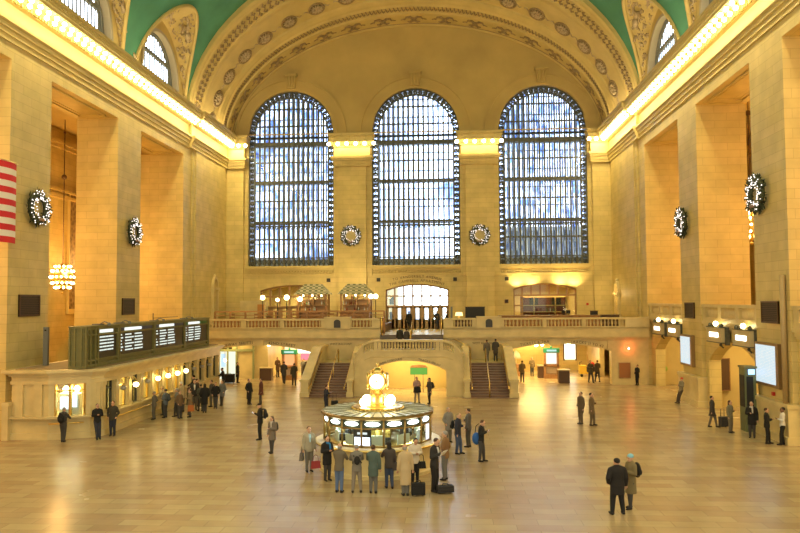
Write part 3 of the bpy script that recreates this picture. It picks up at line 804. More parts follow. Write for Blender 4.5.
# things in and by the gates
e = empty('bulletin', (16.55, 44.83, 0), 'dark brown notice case on the end wall of the nearer gate', 'notice case', None, PI/2)
m = MB(); m.box(-.08, 0, -.35, .35, 1.05, 2.9); m.build('leaf', WOODD, e)
m = MB(); m.box(-.12, 0, -.4, -.35, 1.0, 2.95); m.box(-.12, 0, .35, .4, 1.0, 2.95); m.box(-.12, 0, -.4, .4, 2.9, 2.95); m.box(-.12, 0, -.4, .4, 1.0, 1.05); m.build('frame', WOOD, e)
e = empty('green_booth', (14.85, 37.0, 0), 'tall green call booth standing by the near end of the gate arch', 'booth')
m = MB(); m.box(-.27, .27, -.35, .35, 0, 3.1); m.build('body', mat('booth_green', (.13, .15, .07), .5), e)
m = MB(); m.box(-.29, -.27, -.28, .28, 1.2, 2.75); m.box(-.2, .12, -.37, -.35, 1.1, 2.7); m.build('dark_screen', BLACK, e)
m = MB(); m.box(-.31, .31, -.39, .39, 3.1, 3.2); m.build('top', OLIVE, e)
m = MB(); m.box(-.1, .2, -.37, -.345, 2.8, 3.05); m.build('blue_light', glow('blue_light', (.2, .35, 1), 3), e)
e = empty('round_sticker', (16.57, 56.52, 1.2), 'round green sign on the end wall of the farther gate', 'sign', None, PI/2)
m = MB(); m.lathe([(.0, 0), (.2, 0), (.2, .03), (0, .03)], 0, 0, 20, Matrix.Rotation(-PI/2, 4, 'Y')); m.build('disc', mat('lime', (.3, .45, .08), .5), e)

# ================================================================ TICKET OFFICE (left)
FOOT = [(-20.9, 33.55), (-19.05, 33.5), (-17.35, 34.25), (-16.95, 34.75), (-16.95, 52.9), (-17.6, 53.6), (-20.9, 53.6)]
def offset_poly(d):
    n = len(FOOT); out = []
    for i in range(n):
        p0, p1, p2 = Vector(FOOT[i-1]), Vector(FOOT[i]), Vector(FOOT[(i+1) % n])
        def nrm(a, b): t = (b-a).normalized(); return Vector((t.y, -t.x))
        n1, n2 = nrm(p0, p1), nrm(p1, p2); b = (n1+n2).normalized(); k = d/max(.3, b.dot(n1)); out.append(tuple(p1+b*k))
    return out
TK = empty('ticket_office', (0, 0, 0), 'long stone ticket office with lit windows along the left wall', 'ticket office')
m = MB(); m.prism(offset_poly(.1), 0, .3); m.prism(offset_poly(0), .3, .92); m.prism(offset_poly(.06), .92, 1.0); m.build('base', MARBLE, TK)
m = MB(); m.prism(offset_poly(.22), 1.0, 1.1); m.build('sill', MARBLE, TK)
m = MB()
for d, z0, z1 in ((.06, 2.62, 2.78), (.02, 2.78, 3.0), (.12, 3.0, 3.1), (.24, 3.1, 3.18), (.36, 3.18, 3.32)): m.prism(offset_poly(d), z0, z1)
m.build('cornice', MARBLE, TK)
# piers between the ticket windows
m = MB(); PITCH = 1.49; Y0 = 35.0; NWIN = 12
def xface(): return -16.95
for i in range(NWIN+1):
    y = Y0-.3+i*PITCH; m = MB()
    m.box(-17.5, -16.97, y-.24, y+.24, 1.1, 2.62); m.box(-17.3, -16.9, y-.17, y+.17, 1.1, 2.62); m.box(-17.3, -16.86, y-.21, y+.21, 2.46, 2.62); m.box(-17.3, -16.86, y-.21, y+.21, 1.1, 1.25)
    m.build('window_pier', MARBLE, TK)
m = MB(); m.box(-20.9, -19.3, 33.55, 34.1, 1.1, 2.62)      # the two ends
for x in (-20.5, -19.55): m.box(x-.2, x+.2, 33.45, 33.6, 1.1, 2.62)
m.prism([(-19.3, 33.52), (-19.05, 33.5), (-18.8, 33.62), (-18.95, 34.0), (-19.3, 34.0)], 1.1, 2.62); m.build('end_panel', MARBLE, TK)
m = MB(); m.prism([(-17.6, 34.14), (-17.35, 34.25), (-16.95, 34.75), (-17.3, 34.9), (-17.7, 34.5)], 1.1, 2.62); m.build('corner_pier', MARBLE, TK)
m = MB(); m.box(-18.95, -18.9, 35.5, 53, 1.1, 2.62); m.box(-20.9, -19, 53.3, 53.6, 1.1, 2.62); m.build('inner_wall', mat('office_wall', (.62, .48, .24), .6), TK)
m = MB(); m.box(-17.22, -17.2, Y0, 52.6, 1.1, 2.62); m.build('glazing', CLEAR, TK)
m = MB(); m.prism([(-18.8, 33.7), (-17.6, 34.23), (-17.62, 34.26), (-18.82, 33.73)], 1.1, 2.62); m.build('end_window_glass', CLEAR, TK)
m = MB(); 
for f in (0, .5, 1): p = (-18.8+1.2*f, 33.66+.53*f); m.box(p[0]-.05, p[0]+.05, p[1]-.05, p[1]+.1, 1.1, 2.62)
m.tube([(-18.8, 33.7, 2.3), (-17.6, 34.23, 2.3)], .04, 6)
m.build('end_window_frame', BRASS, TK)
for i in range(NWIN):        # bronze grilles and blinds inside each window
    y = Y0-.3+(i+.5)*PITCH
    b = MB(); 
    for k in (-.46, .46): b.box(-17.2, -17.1, y+k-.035, y+k+.035, 1.1, 2.6)
    b.box(-17.2, -17.1, y-.46, y+.46, 2.2, 2.26); b.box(-17.2, -17.1, y-.46, y+.46, 1.1, 1.16)
    b.build('window_frame', BRASS if i in (1, 3, 4, 5, 6) else BRONZE, TK)
    if i in (0, 2, 7, 8, 9, 10, 11):
        b = MB(); b.box(-17.32, -17.28, y-.45, y+.45, 1.1, 2.6); b.build('closed_blind', mat('closed_blind', (.10, .065, .03), .5), TK)
m = MB(); m.tube([(-18.9, 33.28, .78), (-17.5, 33.9, .78)], .035, 8); m.tube([(-16.72, 35.2, .78), (-16.72, 44.5, .78)], .04, 8)
for i in range(9): m.tube([(-16.95, 35.4+i*1.1, .72), (-16.72, 35.4+i*1.1, .78)], .025, 6)
m.build('foot_rail', BRASS, TK)
m = MB(); m.prism(offset_poly(-.1), 3.3, 3.36); m.build('roof', mat('office_roof', (.28, .2, .1), .7), TK)
# lamps between the windows
def hang_lamp(y, lit, label):
    e = empty('wall_lamp', (-16.86, y, 2.15), label, 'lamp', 'lamps on the ticket office front')
    m = MB(); m.tube([(0, 0, .35), (.12, 0, .42), (.25, 0, .3), (.25, 0, .17)], .02, 6); m.lathe([(.02, .2), (.09, .17), (.1, .13)], .25, 0, 10); m.build('bracket', BRASS, e)
    m = MB(); m.ball((.25, 0, 0), .15, 12, 8, 1, 1, .85); m.build('shade', GLOBE if lit else mat('grey_shade', (.35, .32, .27), .3), e)
LN = ['left of the three unlit windows', 'third from the near corner', 'at the start of the lit row', 'second in the lit row', 'third in the lit row', 'last in the lit row']
for i, (y, lit, lb) in enumerate([(36.2, 0, 'unlit grey lamp on the ticket office pier nearest the corner'), (37.7, 1, 'lone glowing lamp on the ticket office, near the two waiting men'), (39.2, 0, 'unlit grey lamp between glowing ticket office lamps'),
        (40.65, 1, 'glowing ticket office lamp, first of the row of four'), (42.15, 1, 'glowing ticket office lamp, second of the row of four'), (43.65, 1, 'glowing ticket office lamp, third of the row of four'), (45.1, 1, 'glowing ticket office lamp, last of the row of four'),
        (46.6, 0, 'unlit lamp just beyond the four glowing ticket office lamps'), (48.1, 0, 'unlit lamp second beyond the glowing ticket office lamps'), (49.6, 0, 'unlit lamp third beyond the glowing ticket office lamps')]):
    hang_lamp(y, lit, lb)
lamp('office_light', 'AREA', (-18.2, 44, 2.55), 230, (1, .75, .3), rot=(0, 0, 0), sx=1.2, sy=16)
lamp('office_end_light', 'AREA', (-18.6, 34.6, 2.5), 90, (1, .85, .5), rot=(0, 0, 0), sx=1.3, sy=.8)
e = empty('ticket_machine', (-18.45, 34.25, 1.1), 'white lit ticket machine behind the end window of the ticket office', 'machine')
m = MB(); m.box(-.5, .5, 0, .35, 0, 1.0); m.build('cabinet', mat('machine_grey', (.5, .52, .5), .4), e)
m = MB(); m.box(-.42, -.02, -.02, 0, .25, .85); m.box(.06, .42, -.02, 0, .35, .95); m.build('screen', glow('machine_screen', (.8, .95, 1), 1.6), e)
for k in range(2):
    m = MB(); m.lathe([(.02, 0), (.13, .05), (.15, .18), (.06, .3)], 0, 0, 10); o = m.build('pendant_lamp', GLOBE, None, (-18.45+.45*k, 33.98+.2*k, 2.2))
    tag(o, ['small glowing lamp hanging left in the ticket office end window', 'larger glowing lamp hanging right in the ticket office end window'][k], 'lamp')
# the departure board on the roof
DB = empty('departure_board', (-17.3, 33.7, 3.36), 'long olive green departure board standing on the ticket office', 'departure board')
LEN = 17.8; HT = 2.0
m = MB(); m.box(-.85, -.12, .0, LEN, .05, HT-.02); m.build('case', OLIVE, DB)
m = MB()
for z0, z1 in ((0, .16), (.3, .4), (1.55, 1.62), (1.84, 1.98)): m.box(-.14, .0, 0, LEN, z0, z1)
PX = [0, 1.5, 5.9, 10.3, 14.4]
for y in (0, .3, .8, 1.1, 3.25, 3.45, 7.9, 8.1, 12.85, 13.0, LEN-.3, LEN-.1): m.box(-.14, .02, y, y+.12, 0, HT)
for x in (-.88, -.62, -.3, -.06): m.box(x, x+.08, -.06, .02, 0, HT)
for z0, z1 in ((0, .12), (.3, .38), (1.6, 1.68), (1.9, 2.0)): m.box(-.88, .02, -.05, .02, z0, z1)
m.box(-.9, .06, -.08, LEN+.05, HT-.03, HT+.03)
m.build('frame', OLIVE, DB)
WROW = glow('board_text', (.85, .95, .85), .72); BLUE = mat('board_blue', (.03, .045, .12), .4)
rnd = random.Random(11)
for k, (ya, yb) in enumerate(((1.25, 3.2), (3.6, 7.8), (8.25, 12.8), (13.15, 17.45))):
    m = MB(); m.box(-.12, -.06, ya, yb, .38, 1.54); sc = m.build('screen', mat('board_screen', (.028, .024, .018), .35), DB)
    t = MB(); w = yb-ya
    for r in range(6):
        z = 1.44-r*.165
        if k == 0 and r > 4: continue
        y = ya+w*.06; end = ya+w*rnd.uniform(.6, .75) if k else ya+w*rnd.uniform(.78, .9)
        cols = [(.04, .10), (.16, .40), (.44, .70)] if k else [(.08, .5), (.5, .85)]
        for a, b in cols:
            yy = ya+w*a; lim = ya+w*(b-rnd.uniform(0, .07))
            while yy < lim:
                l = rnd.choice((.07, .09, .1)); t.box(-.06, -.045, yy, yy+l, z-.035, z+.035); yy += l+rnd.choice((.02, .025, .05))
    t.build('lettering', WROW, sc)
    t = MB(); t.box(-.13, .01, ya+w*.12, ya+w*(.62 if k else .75), 1.66, 1.81); t.build('header_sign', glow('header_white', (.95, 1, .92), .85), DB)
    if k:
        for fa, fb in ((.64, .97), (0, .1)): t = MB(); t.box(-.13, .012, ya+w*fa, ya+w*fb, 1.65, 1.82); t.build('header_end', BLUE if k < 3 else mat('board_green', (.02, .13, .03), .4), DB)
    m = MB(); m.box(-.5, -.1, ya+.2, ya+.7, HT, HT+.1); m.tube([(-.2, ya+.5, HT+.1), (0, ya+.5, HT+.2), (.25, ya+.5, HT+.12)], .03, 6); m.ball((.25, ya+.5, HT+.08), .09, 8, 5); m.build('spot_fitting', BRONZE2, DB)
m = MB(); m.tube([(-.5, 9.0, HT), (-.5, 9.0, HT+.5)], .03, 6); m.tube([(-.5, 9.0, HT+.2), (-.5, 13, HT+.2)], .02, 6); m.build('aerial', BRONZE, DB)
e = empty('metal_post', (-20.3, 35.4, 3.3), 'grey flat post standing on the roof by the nearest left pier', 'post')
m = MB(); m.box(-.12, .12, -.08, .08, 0, 2.0); m.build('plate', BRONZE2, e); m = MB(); m.box(-.05, .05, -.1, -.08, 1.8, 1.88); m.build('lens', BLACK, e)

e = empty('gallery_grille', (-31, 57.6, 6.0), 'tall narrow dark lattice on the far wall of the left gallery, behind the chandelier chain', 'grille')
m = MB(); m.box(0, .1, -.6, .6, 0, 9.6); m.build('lattice', pattern('lattice', 'voronoi', (.05, .035, .02), (.35, .25, .12), 3.2), e)
m = MB(); m.box(0, .2, -.7, -.6, 0, 9.6); m.box(0, .2, .6, .7, 0, 9.6); m.box(0, .25, -.8, .8, -.4, 0); m.build('frame', PLAIN, e)
# ================================================================ WEST BALCONY AND ARCADE
YB = 56.6
mb = MB()
arched_wall(mb, XL, -6.6, 0, 3.5, YB, YB+.8, [(-19.2, -10.8, 0, seg_top(-19.2, -10.8, 2.5, 3.06))], 'y')
arched_wall(mb, 1.3, XR, 0, 3.5, YB, YB+.8, [(4.5, 12.6, 0, seg_top(4.5, 12.6, 2.55, 3.12))], 'y')
mb.box(-6.6, 1.3, YB, YB+.8, 0, 2.9); mb.box(-6.6, -5.25, YB, YB+.8, 2.9, 3.6); mb.box(-.3, 1.3, YB, YB+.8, 2.9, 3.6)
struct(mb.build('wall_arcade', MARBLE))
SLAB = [(XL, -5.25), (-.3, XR)]
t = MB()
for x0, x1 in SLAB:
    for d, z0, z1 in ((.08, 3.42, 3.52), (.2, 3.52, 3.62), (.34, 3.62, 3.78), (.3, 3.78, 4.3), (.36, 4.28, 4.38)): t.box(x0, x1, YB-d, YB+.3, z0, z1)
    t.box(x0, x1, YB-.4, YB+.15, 5.0, 5.13)
for x in (-15.0, 8.3): t.box(x-.42, x+.42, YB-.1, YB, 3.0, 3.5); t.box(x-.5, x+.5, YB-.14, YB, 3.38, 3.5)
for c, w in ((-15, 3.9), (8.5, 3.8)):     # raised moulding round the lettered spandrels
    t.tube([(c-w, YB-.02, 2.75), (c-w, YB-.02, 3.38), (c-.6, YB-.02, 3.38)], .03, 4); t.tube([(c+.6, YB-.02, 3.38), (c+w, YB-.02, 3.38), (c+w, YB-.02, 2.75)], .03, 4)
struct(t.build('trim_balcony_front', MARBLE))
struct(MB().box(XL, XR, YB, YW, 3.6, 3.85).build('floor_balcony', MARBLE))
GR = [(-19.1, -16.3), (-15.92, -13.17), (-12.85, -9.9), (-7.5, -5.9), (.45, 1.93), (4.4, 7.34), (7.65, 10.32), (10.63, 13.59)]
def solid_between(x0, x1, groups):
    xs = [x0]
    out = []
    cur = x0
    for a, b in groups:
        if a > cur: out.append((cur, a))
        cur = b
    if cur < x1: out.append((cur, x1))
    return out
t = MB()
for x0, x1, gs in ((XL, -5.25, GR[:4]), (-.3, XR, GR[4:])):
    for a, b in solid_between(x0, x1, gs): t.box(a, b, YB-.34, YB+.1, 4.38, 5.0)
    t.box(x0, x1, YB-.36, YB+.12, 4.34, 4.46)
struct(t.build('trim_balustrade_west', MARBLE))
pts = []
for a, b in GR:
    n = max(6, round((b-a)/.28))
    pts += [(a+(b-a)*(k+.5)/n, YB-.12, 4.44) for k in range(n)]
baluster_row(pts, .58, 'trim_balusters_west', 1.15)
for x0, x1, nm in ((-9.6, -7.6, 'left'), (2.3, 4.15, 'right')):
    e = empty('balustrade_pedestal', ((x0+x1)/2, YB-.12, 3.75), 'raised stone block with dark arched plaque, %s of the central steps' % nm, 'pedestal', 'plaque blocks in the west balustrade')
    w = (x1-x0)/2
    m = MB(); m.box(-w, w, -.36, .3, .6, 1.5); m.box(-w-.05, w+.05, -.42, .34, 1.42, 1.52); m.build('block', MARBLE, e)
    pl = [(-.26, .68), (.26, .68), (.26, 1.12)]+[(.26*math.cos(PI*i/8), 1.12+.2*math.sin(PI*i/8)) for i in range(1, 8)]+[(-.26, 1.12)]
    m = MB(); m.prism(pl, -.42, -.36, 'y'); m.build('plaque', mat('dark_plaque', (.05, .045, .04), .4, .4), e)
INSC = mat('incised_letters', (.15, .10, .05), .8)
def arcz(c, hw, zs, zc, d): f = seg_top(c-hw, c+hw, zs, zc); return lambda x: f(x)+d
zl = arcz(-15, 4.2, 2.5, 3.06, .10); zr = arcz(8.55, 4.05, 2.55, 3.12, .10)
lettering('SUBWAY SHUTTLE', .30, 2.85, -16.6, YB-.01, zl, INSC, 'inscription', 'carved words SUBWAY SHUTTLE over the left arcade arch')
lettering('42ND STREET', .30, 2.2, -13.1, YB-.01, zl, INSC, 'inscription', 'carved words 42ND STREET over the left arcade arch')
lettering('TICKETS & TRAINS', .30, 2.7, 7.0, YB-.01, zr, INSC, 'inscription', 'carved words TICKETS & TRAINS over the right arcade arch')
lettering('TRACKS 11 TO 42', .30, 2.5, 10.75, YB-.01, zr, INSC, 'inscription', 'carved words TRACKS 11 TO 42 over the right arcade arch')
lettering('WEST BALCONY', .22, 1.75, -8.38, YB-.01, lambda x: 3.06, INSC, 'inscription', 'carved words WEST BALCONY above the left lower staircase')
lettering('WEST BALCONY', .22, 1.75, 2.82, YB-.01, lambda x: 3.1, INSC, 'inscription', 'carved words WEST BALCONY above the right lower staircase')
zv = arcz(-2.8, 3.0, 7.55, 8.08, .22); zv2 = arcz(-2.8, 3.0, 7.55, 8.08, .60)
lettering('TO VANDERBILT AVENUE', .34, 4.6, -2.8, YW-.01, zv2, INSC, 'inscription', 'carved words TO VANDERBILT AVENUE over the middle doors')
lettering('THE CAMPBELL APARTMENT', .34, 5.2, -2.8, YW-.01, zv, INSC, 'inscription', 'carved words THE CAMPBELL APARTMENT over the middle doors')

# passages under the balcony
struct(MB().box(-30, 28, 74.0, 74.4, 0, 3.6).box(-8.5, -8.2, YB+.8, 74, 0, 3.6).box(2.9, 3.2, YB+.8, 74, 0, 3.6).box(-24, -23.6, YB+.8, 74, 0, 3.6).box(17.2, 17.6, YB+.8, 74, 0, 3.6).build('wall_passage', CREAM))
struct(MB().box(-30, 28, YB+.8, 74.4, 3.45, 3.6).build('ceiling_passage', CREAM))
struct(MB().box(-18.3, -15.6, 60.5, 61.1, 0, 3.45).box(-15.6, -15.2, 60.5, 74, 0, 3.45).box(12.9, 13.3, 62.5, 74, 0, 3.45).box(10.2, 13, 68, 68.4, 0, 3.45).build('wall_passage_piers', MARBLE))
for x, y, p in ((-12.0, 59, 200), (-12.2, 66, 380), (-18.5, 59, 120), (7.0, 60, 300), (10.5, 61.5, 250), (7.5, 68, 420)): lamp('passage_light', 'AREA', (x, y, 3.38), p, (1, .70, .27), rot=(0, 0, 0), sx=2.5, sy=2.5)
def ceil_globe(x, y, z, label, r=.17):
    e = empty('ceiling_lamp', (x, y, z), label, 'lamp', 'lamps under the arcade')
    m = MB(); m.tube([(0, 0, r), (0, 0, 3.45-z)], .02, 6); m.lathe([(.03, r+.04), (.1, r-.02)], 0, 0, 10); m.build('rod', BRASS, e)
    m = MB(); m.ball((0, 0, 0), r, 12, 8); m.build('globe', GLOBE, e)
ceil_globe(7.0, 57.8, 2.98, 'bright starry lamp under the right arcade arch, left of two'); ceil_globe(7.5, 57.9, 2.98, 'second bright lamp beside the starry one under the right arcade arch', .13)
ceil_globe(9.55, 57.8, 2.92, 'bright lamp under the crown of the right arcade arch, alone'); ceil_globe(8.2, 60, 3.05, 'small lamp deep under the right arcade arch', .08)
ceil_globe(-15.0, 60.0, 2.92, 'glowing lamp under the crown of the left arcade arch'); ceil_globe(-12.6, 60.0, 2.95, 'glowing lamp above the bright shop display', .15); ceil_globe(-14.0, 62.0, 2.9, 'small glowing lamp left of the green topped kiosk', .1)
ceil_globe(-18.1, 57.9, 1.75, 'orange glowing lamp low by the left end of the arcade', .13)
# shop front and display on the left
e = empty('shop_display', (-13.9, 66, 0), 'brightly lit white, pink and green shop display under the left arch', 'shop display')
m = MB(); m.box(-1.2, 2.6, 0, .3, .0, 2.75); m.build('case', mat('shop_white', (.6, .55, .45), .5), e)
for nm, x0, x1, z0, z1, c, s_ in (('white_panel', .1, 2.3, 1.75, 2.65, (1, .93, .8), 2.6), ('pink_panel', .4, 1.2, 1.1, 1.7, (1, .25, .3), .9), ('orange_panel', 1.25, 2.0, 1.2, 1.7, (1, .45, .15), 1.0), ('green_panel', 2.05, 2.55, 1.0, 2.1, (.5, .85, .1), .8), ('poster_panel', -1.1, -.1, 1.7, 2.6, (1, .75, .4), 1.2), ('red_panel', -1.0, -.1, .9, 1.55, (.8, .2, .12), .5)):
    m = MB(); m.box(x0, x1, -.03, 0, z0, z1); m.build(nm, glow('shop_'+nm, c, s_), e)
e = empty('storefront', (-18.6, 60.3, 0), 'shop front with green posts and lit window behind the ticket office end', 'shop front')
m = MB()
for x in (-.75, 0, .75, 2.2): m.box(x-.07, x+.07, -.07, .07, 0, 2.9)
m.box(-.8, 2.3, -.09, .09, 2.3, 2.5); m.build('frame', mat('shop_green', (.24, .27, .13), .5), e)
m = MB(); m.box(-.68, -.07, -.01, .01, 0, 2.3); m.box(.07, .68, -.01, .01, .0, 2.3); m.build('lit_window', glow('shop_window', (.85, .9, .7), .8), e)
m = MB(); m.box(-.55, -.2, -.06, -.02, 1.0, 2.1); m.build('notice', glow('shop_notice', (.5, .7, .95), .9), e)
m = MB(); m.tube([(-18.5, 56.2, 0), (-18.5, 56.2, 2.6)], .22, 12); tag(m.build('orange_column', mat('orange_paint', (.6, .16, .03), .4)), 'orange painted round column at the far end of the ticket office', 'column')
def info_kiosk(x, y, label, pan, s_, r=0):
    e = empty('information_kiosk', (x, y, 0), label, 'kiosk', 'brown map kiosks under the arcade', r)
    m = MB(); m.box(-.62, .62, -.2, .2, 0, .35); m.box(-.62, -.45, -.2, .2, .35, 2.15); m.box(.45, .62, -.2, .2, .35, 2.15); m.box(-.62, .62, -.2, .2, 1.0, 1.16); m.box(-.45, .45, .05, .2, .35, 2.15); m.build('case', WOOD, e)
    m = MB(); m.box(-.66, .66, -.24, .24, 2.15, 2.5); m.ball((0, 0, 2.58), .1, 8, 5); m.build('green_top', mat('kiosk_green', (.02, .22, .13), .4), e)
    m = MB(); m.box(-.4, .4, -.252, -.24, 2.24, 2.4); m.build('name_strip', glow('pale_strip', (.6, .9, .8), .7), e)
    m = MB(); m.box(-.43, .43, .02, .05, 1.2, 2.1); m.build('upper_panel', glow('kiosk_panel%d' % int(x), pan, s_), e)
    m = MB(); m.box(-.43, .43, .02, .05, .4, .95); m.build('lower_panel', mat('kiosk_low', (.5, .42, .3), .5), e)
info_kiosk(-13.1, 59.4, 'brown kiosk with green top and orange map under the left arch', (1, .4, .15), .9)
info_kiosk(8.6, 60.8, 'brown kiosk with green top and white map under the right arch', (1, .93, .75), .9)
e = empty('waste_bin', (9.1, 57.7, 0), 'square dark bin in front of the white map kiosk', 'bin')
m = MB(); m.box(-.42, .42, -.35, .35, 0, .95); m.build('body', WOODD, e); m = MB(); m.box(-.47, .47, -.4, .4, .95, 1.05); m.build('top', mat('bin_top', (.4, .3, .15), .4), e)
e = empty('waste_bin', (7.9, 61.3, 0), 'square dark bin left of the white map kiosk', 'bin')
m = MB(); m.box(-.36, .36, -.3, .3, 0, .95); m.build('body', WOODD, e); m = MB(); m.box(-.4, .4, -.34, .34, .95, 1.05); m.build('top', mat('bin_top', (.4, .3, .15), .4), e)
e = empty('writing_desk', (-15.0, 59.2, 0), 'small dark standing desk with pale top left of the orange map kiosk', 'desk')
m = MB(); m.box(-.5, .5, -.3, .3, 0, 1.0); m.build('body', WOODD, e); m = MB(); m.box(-.56, .56, -.35, .35, 1.0, 1.07); m.build('top', MARBLE, e)
e = empty('white_stand', (5.9, 63, 0), 'small stand with a pale domed top under the left side of the right arch', 'stand')
m = MB(); m.box(-.35, .35, -.3, .3, 0, 1.0); m.build('base', WOOD, e); m = MB(); m.lathe([(.45, 1.5), (.3, 1.9), (.1, 2.1), (0, 2.15)], 0, 0, 14); m.tube([(0, 0, 1), (0, 0, 1.5)], .04, 6); m.build('dome', mat('pale_dome', (.7, .65, .5), .5), e)
e = empty('exit_sign', (4.75, YB-.25, 2.3), 'small green sign hung at the left end of the right arch', 'sign')
m = MB(); m.box(-.38, .38, -.06, .06, -.28, .22); m.build('panel', glow('green_sign', (.06, .5, .12), .55), e); m = MB(); m.tube([(0, 0, .2), (0, 0, .4)], .02, 6); m.build('hanger', BRONZE, e)
e = empty('lit_window', (11.3, 67.85, .6), 'lit white doorway at the back of the right passage', 'window')
m = MB(); m.box(-.5, .5, -.05, 0, .4, 2.2); m.build('pane', glow('white_doorway', (1, .95, .75), 1.6), e); m = MB(); m.box(-.6, -.5, -.1, 0, .3, 2.3); m.box(.5, .6, -.1, 0, .3, 2.3); m.box(-.6, .6, -.1, 0, 2.2, 2.3); m.build('frame', WOODD, e)
e = empty('cleaning_cart', (11.9, 62.3, 0), 'yellow cleaning cart with a red bag at the right of the right arch', 'cart')
m = MB(); m.box(-.75, .75, -.3, .3, .25, .4); m.box(-.75, -.2, -.3, .3, .4, .95); m.build('tray', mat('cart_yellow', (.6, .4, .04), .5), e)
m = MB(); m.box(-.1, .7, -.3, .3, .4, .8); m.tube([(-.7, 0, .9), (-.7, 0, 1.2), (-.5, 0, 1.25)], .03, 6); m.build('frame', BLACK, e)
m = MB(); m.ball((.3, 0, 1.0), .25, 10, 6); m.build('red_bag', mat('cart_red', (.6, .04, .03), .6), e); m = MB(); m.tube([(.1, 0, .8), (-.1, 0, 2.1)], .02, 6); m.build('mop_handle', WOOD, e)
for x in (-.6, .6):
    m = MB(); m.lathe([(.12, -.04), (.12, .04)], 0, 0, 10, Matrix.Translation((x, -.2, .12)) @ Matrix.Rotation(PI/2, 4, 'X')); m.build('wheel', BLACK, e)
# the end bay of the arcade at the right
e = empty('brown_hatch', (13.55, YB-.02, .55), 'flat brown wall hatch right of the right arcade arch', 'hatch')
m = MB(); m.box(-.38, .38, -.06, 0, 0, 1.05); m.build('door', mat('hatch_brown', (.33, .13, .04), .5), e); m = MB()
for a, b, c, d in ((-.44, .44, 1.05, 1.12), (-.44, .44, -.07, 0), (-.44, -.38, 0, 1.05), (.38, .44, 0, 1.05)): m.box(a, b, -.09, 0, c, d)
m.build('frame', WOOD, e)
e = empty('red_lamp', (13.85, YB-.1, 2.75), 'small red warning lamp glowing above the brown wall hatch', 'lamp')
m = MB(); m.lathe([(.07, 0), (.07, .06)], 0, 0, 10, Matrix.Rotation(PI/2, 4, 'X')); m.build('base', BRONZE, e); m = MB(); m.ball((0, -.1, 0), .07, 10, 6); m.build('bulb', glow('red_bulb', (1, .45, .25), 14), e)
lamp('red_lamp_light', 'POINT', (13.85, YB-.4, 2.75), 14, (1, .12, .04), .1)

# ---------------------------------------------------------------- balcony doors and furniture
DWOOD = mat('door_wood', (.38, .23, .10), .4)
for k, (a, b) in enumerate(DOORX):
    d = empty('door_%d' % (k+1), (0, 0, 0), kind='structure'); d['label'] = ['glazed arched doorway behind the left bar', 'glazed arched doors to the street in the middle', 'arched doorway above the right bar with shelves'][k]
    f = seg_top(a, b, 7.55, 8.08); y = YW+.35
    m = MB(); n = 7; w = (b-a)/n
    for i in range(n+1):
        x = min(max(a+w*i, a+.06), b-.06); m.box(x-.08, x+.08, y-.06, y+.1, 3.85 if k != 2 or i in (0, 1, n) else 6.95, f(x))
    for z in (6.95, 6.0): m.box(a, b if k != 2 or z > 6.5 else a+w, y-.08, y+.1, z-.07, z+.07)
    m.tube([(a+(b-a)*i/20, y, f(a+(b-a)*i/20)-.05) for i in range(21)], .1, 6)
    m.build('frame', DWOOD, d)
    if k != 2:
        m = MB()
        for i in range(n):
            x0 = a+w*i+.08; x1 = a+w*(i+1)-.08
            for p, q in ((x0, x0+.2), (x1-.2, x1)): m.box(p, q, y-.04, y+.06, 3.85, 5.93)
            m.box(x0, x1, y-.04, y+.06, 3.85, 4.75); m.box(x0, x1, y-.04, y+.06, 5.8, 5.93)
            m.tube([(x1-.1, y-.1, 4.9), (x1-.1, y-.1, 5.3)], .025, 6)
        m.build('leaves', DWOOD if k == 0 else mat('door_bronze', (.33, .22, .10), .35, .3), d)
    m = MB(); m.prism([(a, 3.85), (b, 3.85)]+[(b-(b-a)*i/12, f(b-(b-a)*i/12)) for i in range(13)], y+.02, y+.03, 'y'); m.build('glass', CLEAR, d)
    v = MB(); q0 = [(a, 3.85)]+[(a+(b-a)*i/12, f(a+(b-a)*i/12)) for i in range(13)]+[(b, 3.85)]
    v.grid([[(x, YW+.9, z), (x, YW+4.5, z)] for x, z in q0], False); v.quad((a, YW+.9, 3.85), (b, YW+.9, 3.85), (b, YW+4.5, 3.85), (a, YW+4.5, 3.85)); (v.quad((a, YW+4.5, 3.85), (b, YW+4.5, 3.85), (b, YW+4.5, 8.2), (a, YW+4.5, 8.2)) if k != 1 else None); v.build('lobby', CREAM, d)
    if k != 1: lamp('lobby_light', 'AREA', ((a+b)/2, YW+2.5, 7.4), 160, (1, .78, .42), rot=(0, 0, 0), sx=4, sy=1.5)
# shallow bar behind the right doorway
e = empty('bar_shelving', (9.15, YW+.7, 3.85), 'lit bar shelves and red back panel in the right balcony doorway', 'shelf')
m = MB(); m.box(-2.2, 2.2, .5, .6, 0, 3.0); m.build('back_panel', mat('bar_red_back', (.22, .05, .03), .5), e)
m = MB()
for z in (.9, 1.5, 2.1, 2.9): m.box(-2.1, 2.1, 0, .5, z, z+.07)
for x in (-2.1, -1.0, 1.0, 2.03): m.box(x, x+.07, 0, .5, 0, 2.95)
m.build('shelves', mat('shelf_gold', (.55, .38, .13), .4), e)
m = MB(); m.box(-1.35, -.55, .44, .49, 2.2, 2.85); m.box(.75, 1.6, .44, .49, 2.2, 2.85); m.build('screens', BLACK, e)
lamp('bar_light', 'AREA', (9.1, YW+.75, 6.9), 90, (1, .7, .3), rot=(0, 0, 0), sx=4, sy=.3)
for x in (6.5, 7.9, 10.5, 11.8): lamp('wall_wash', 'SPOT', (x, YW-.7, 7.6), 260, (1, .75, .35), .1, rot=(PI-.35, 0, 0))
BOT = None; rnd = random.Random(5)
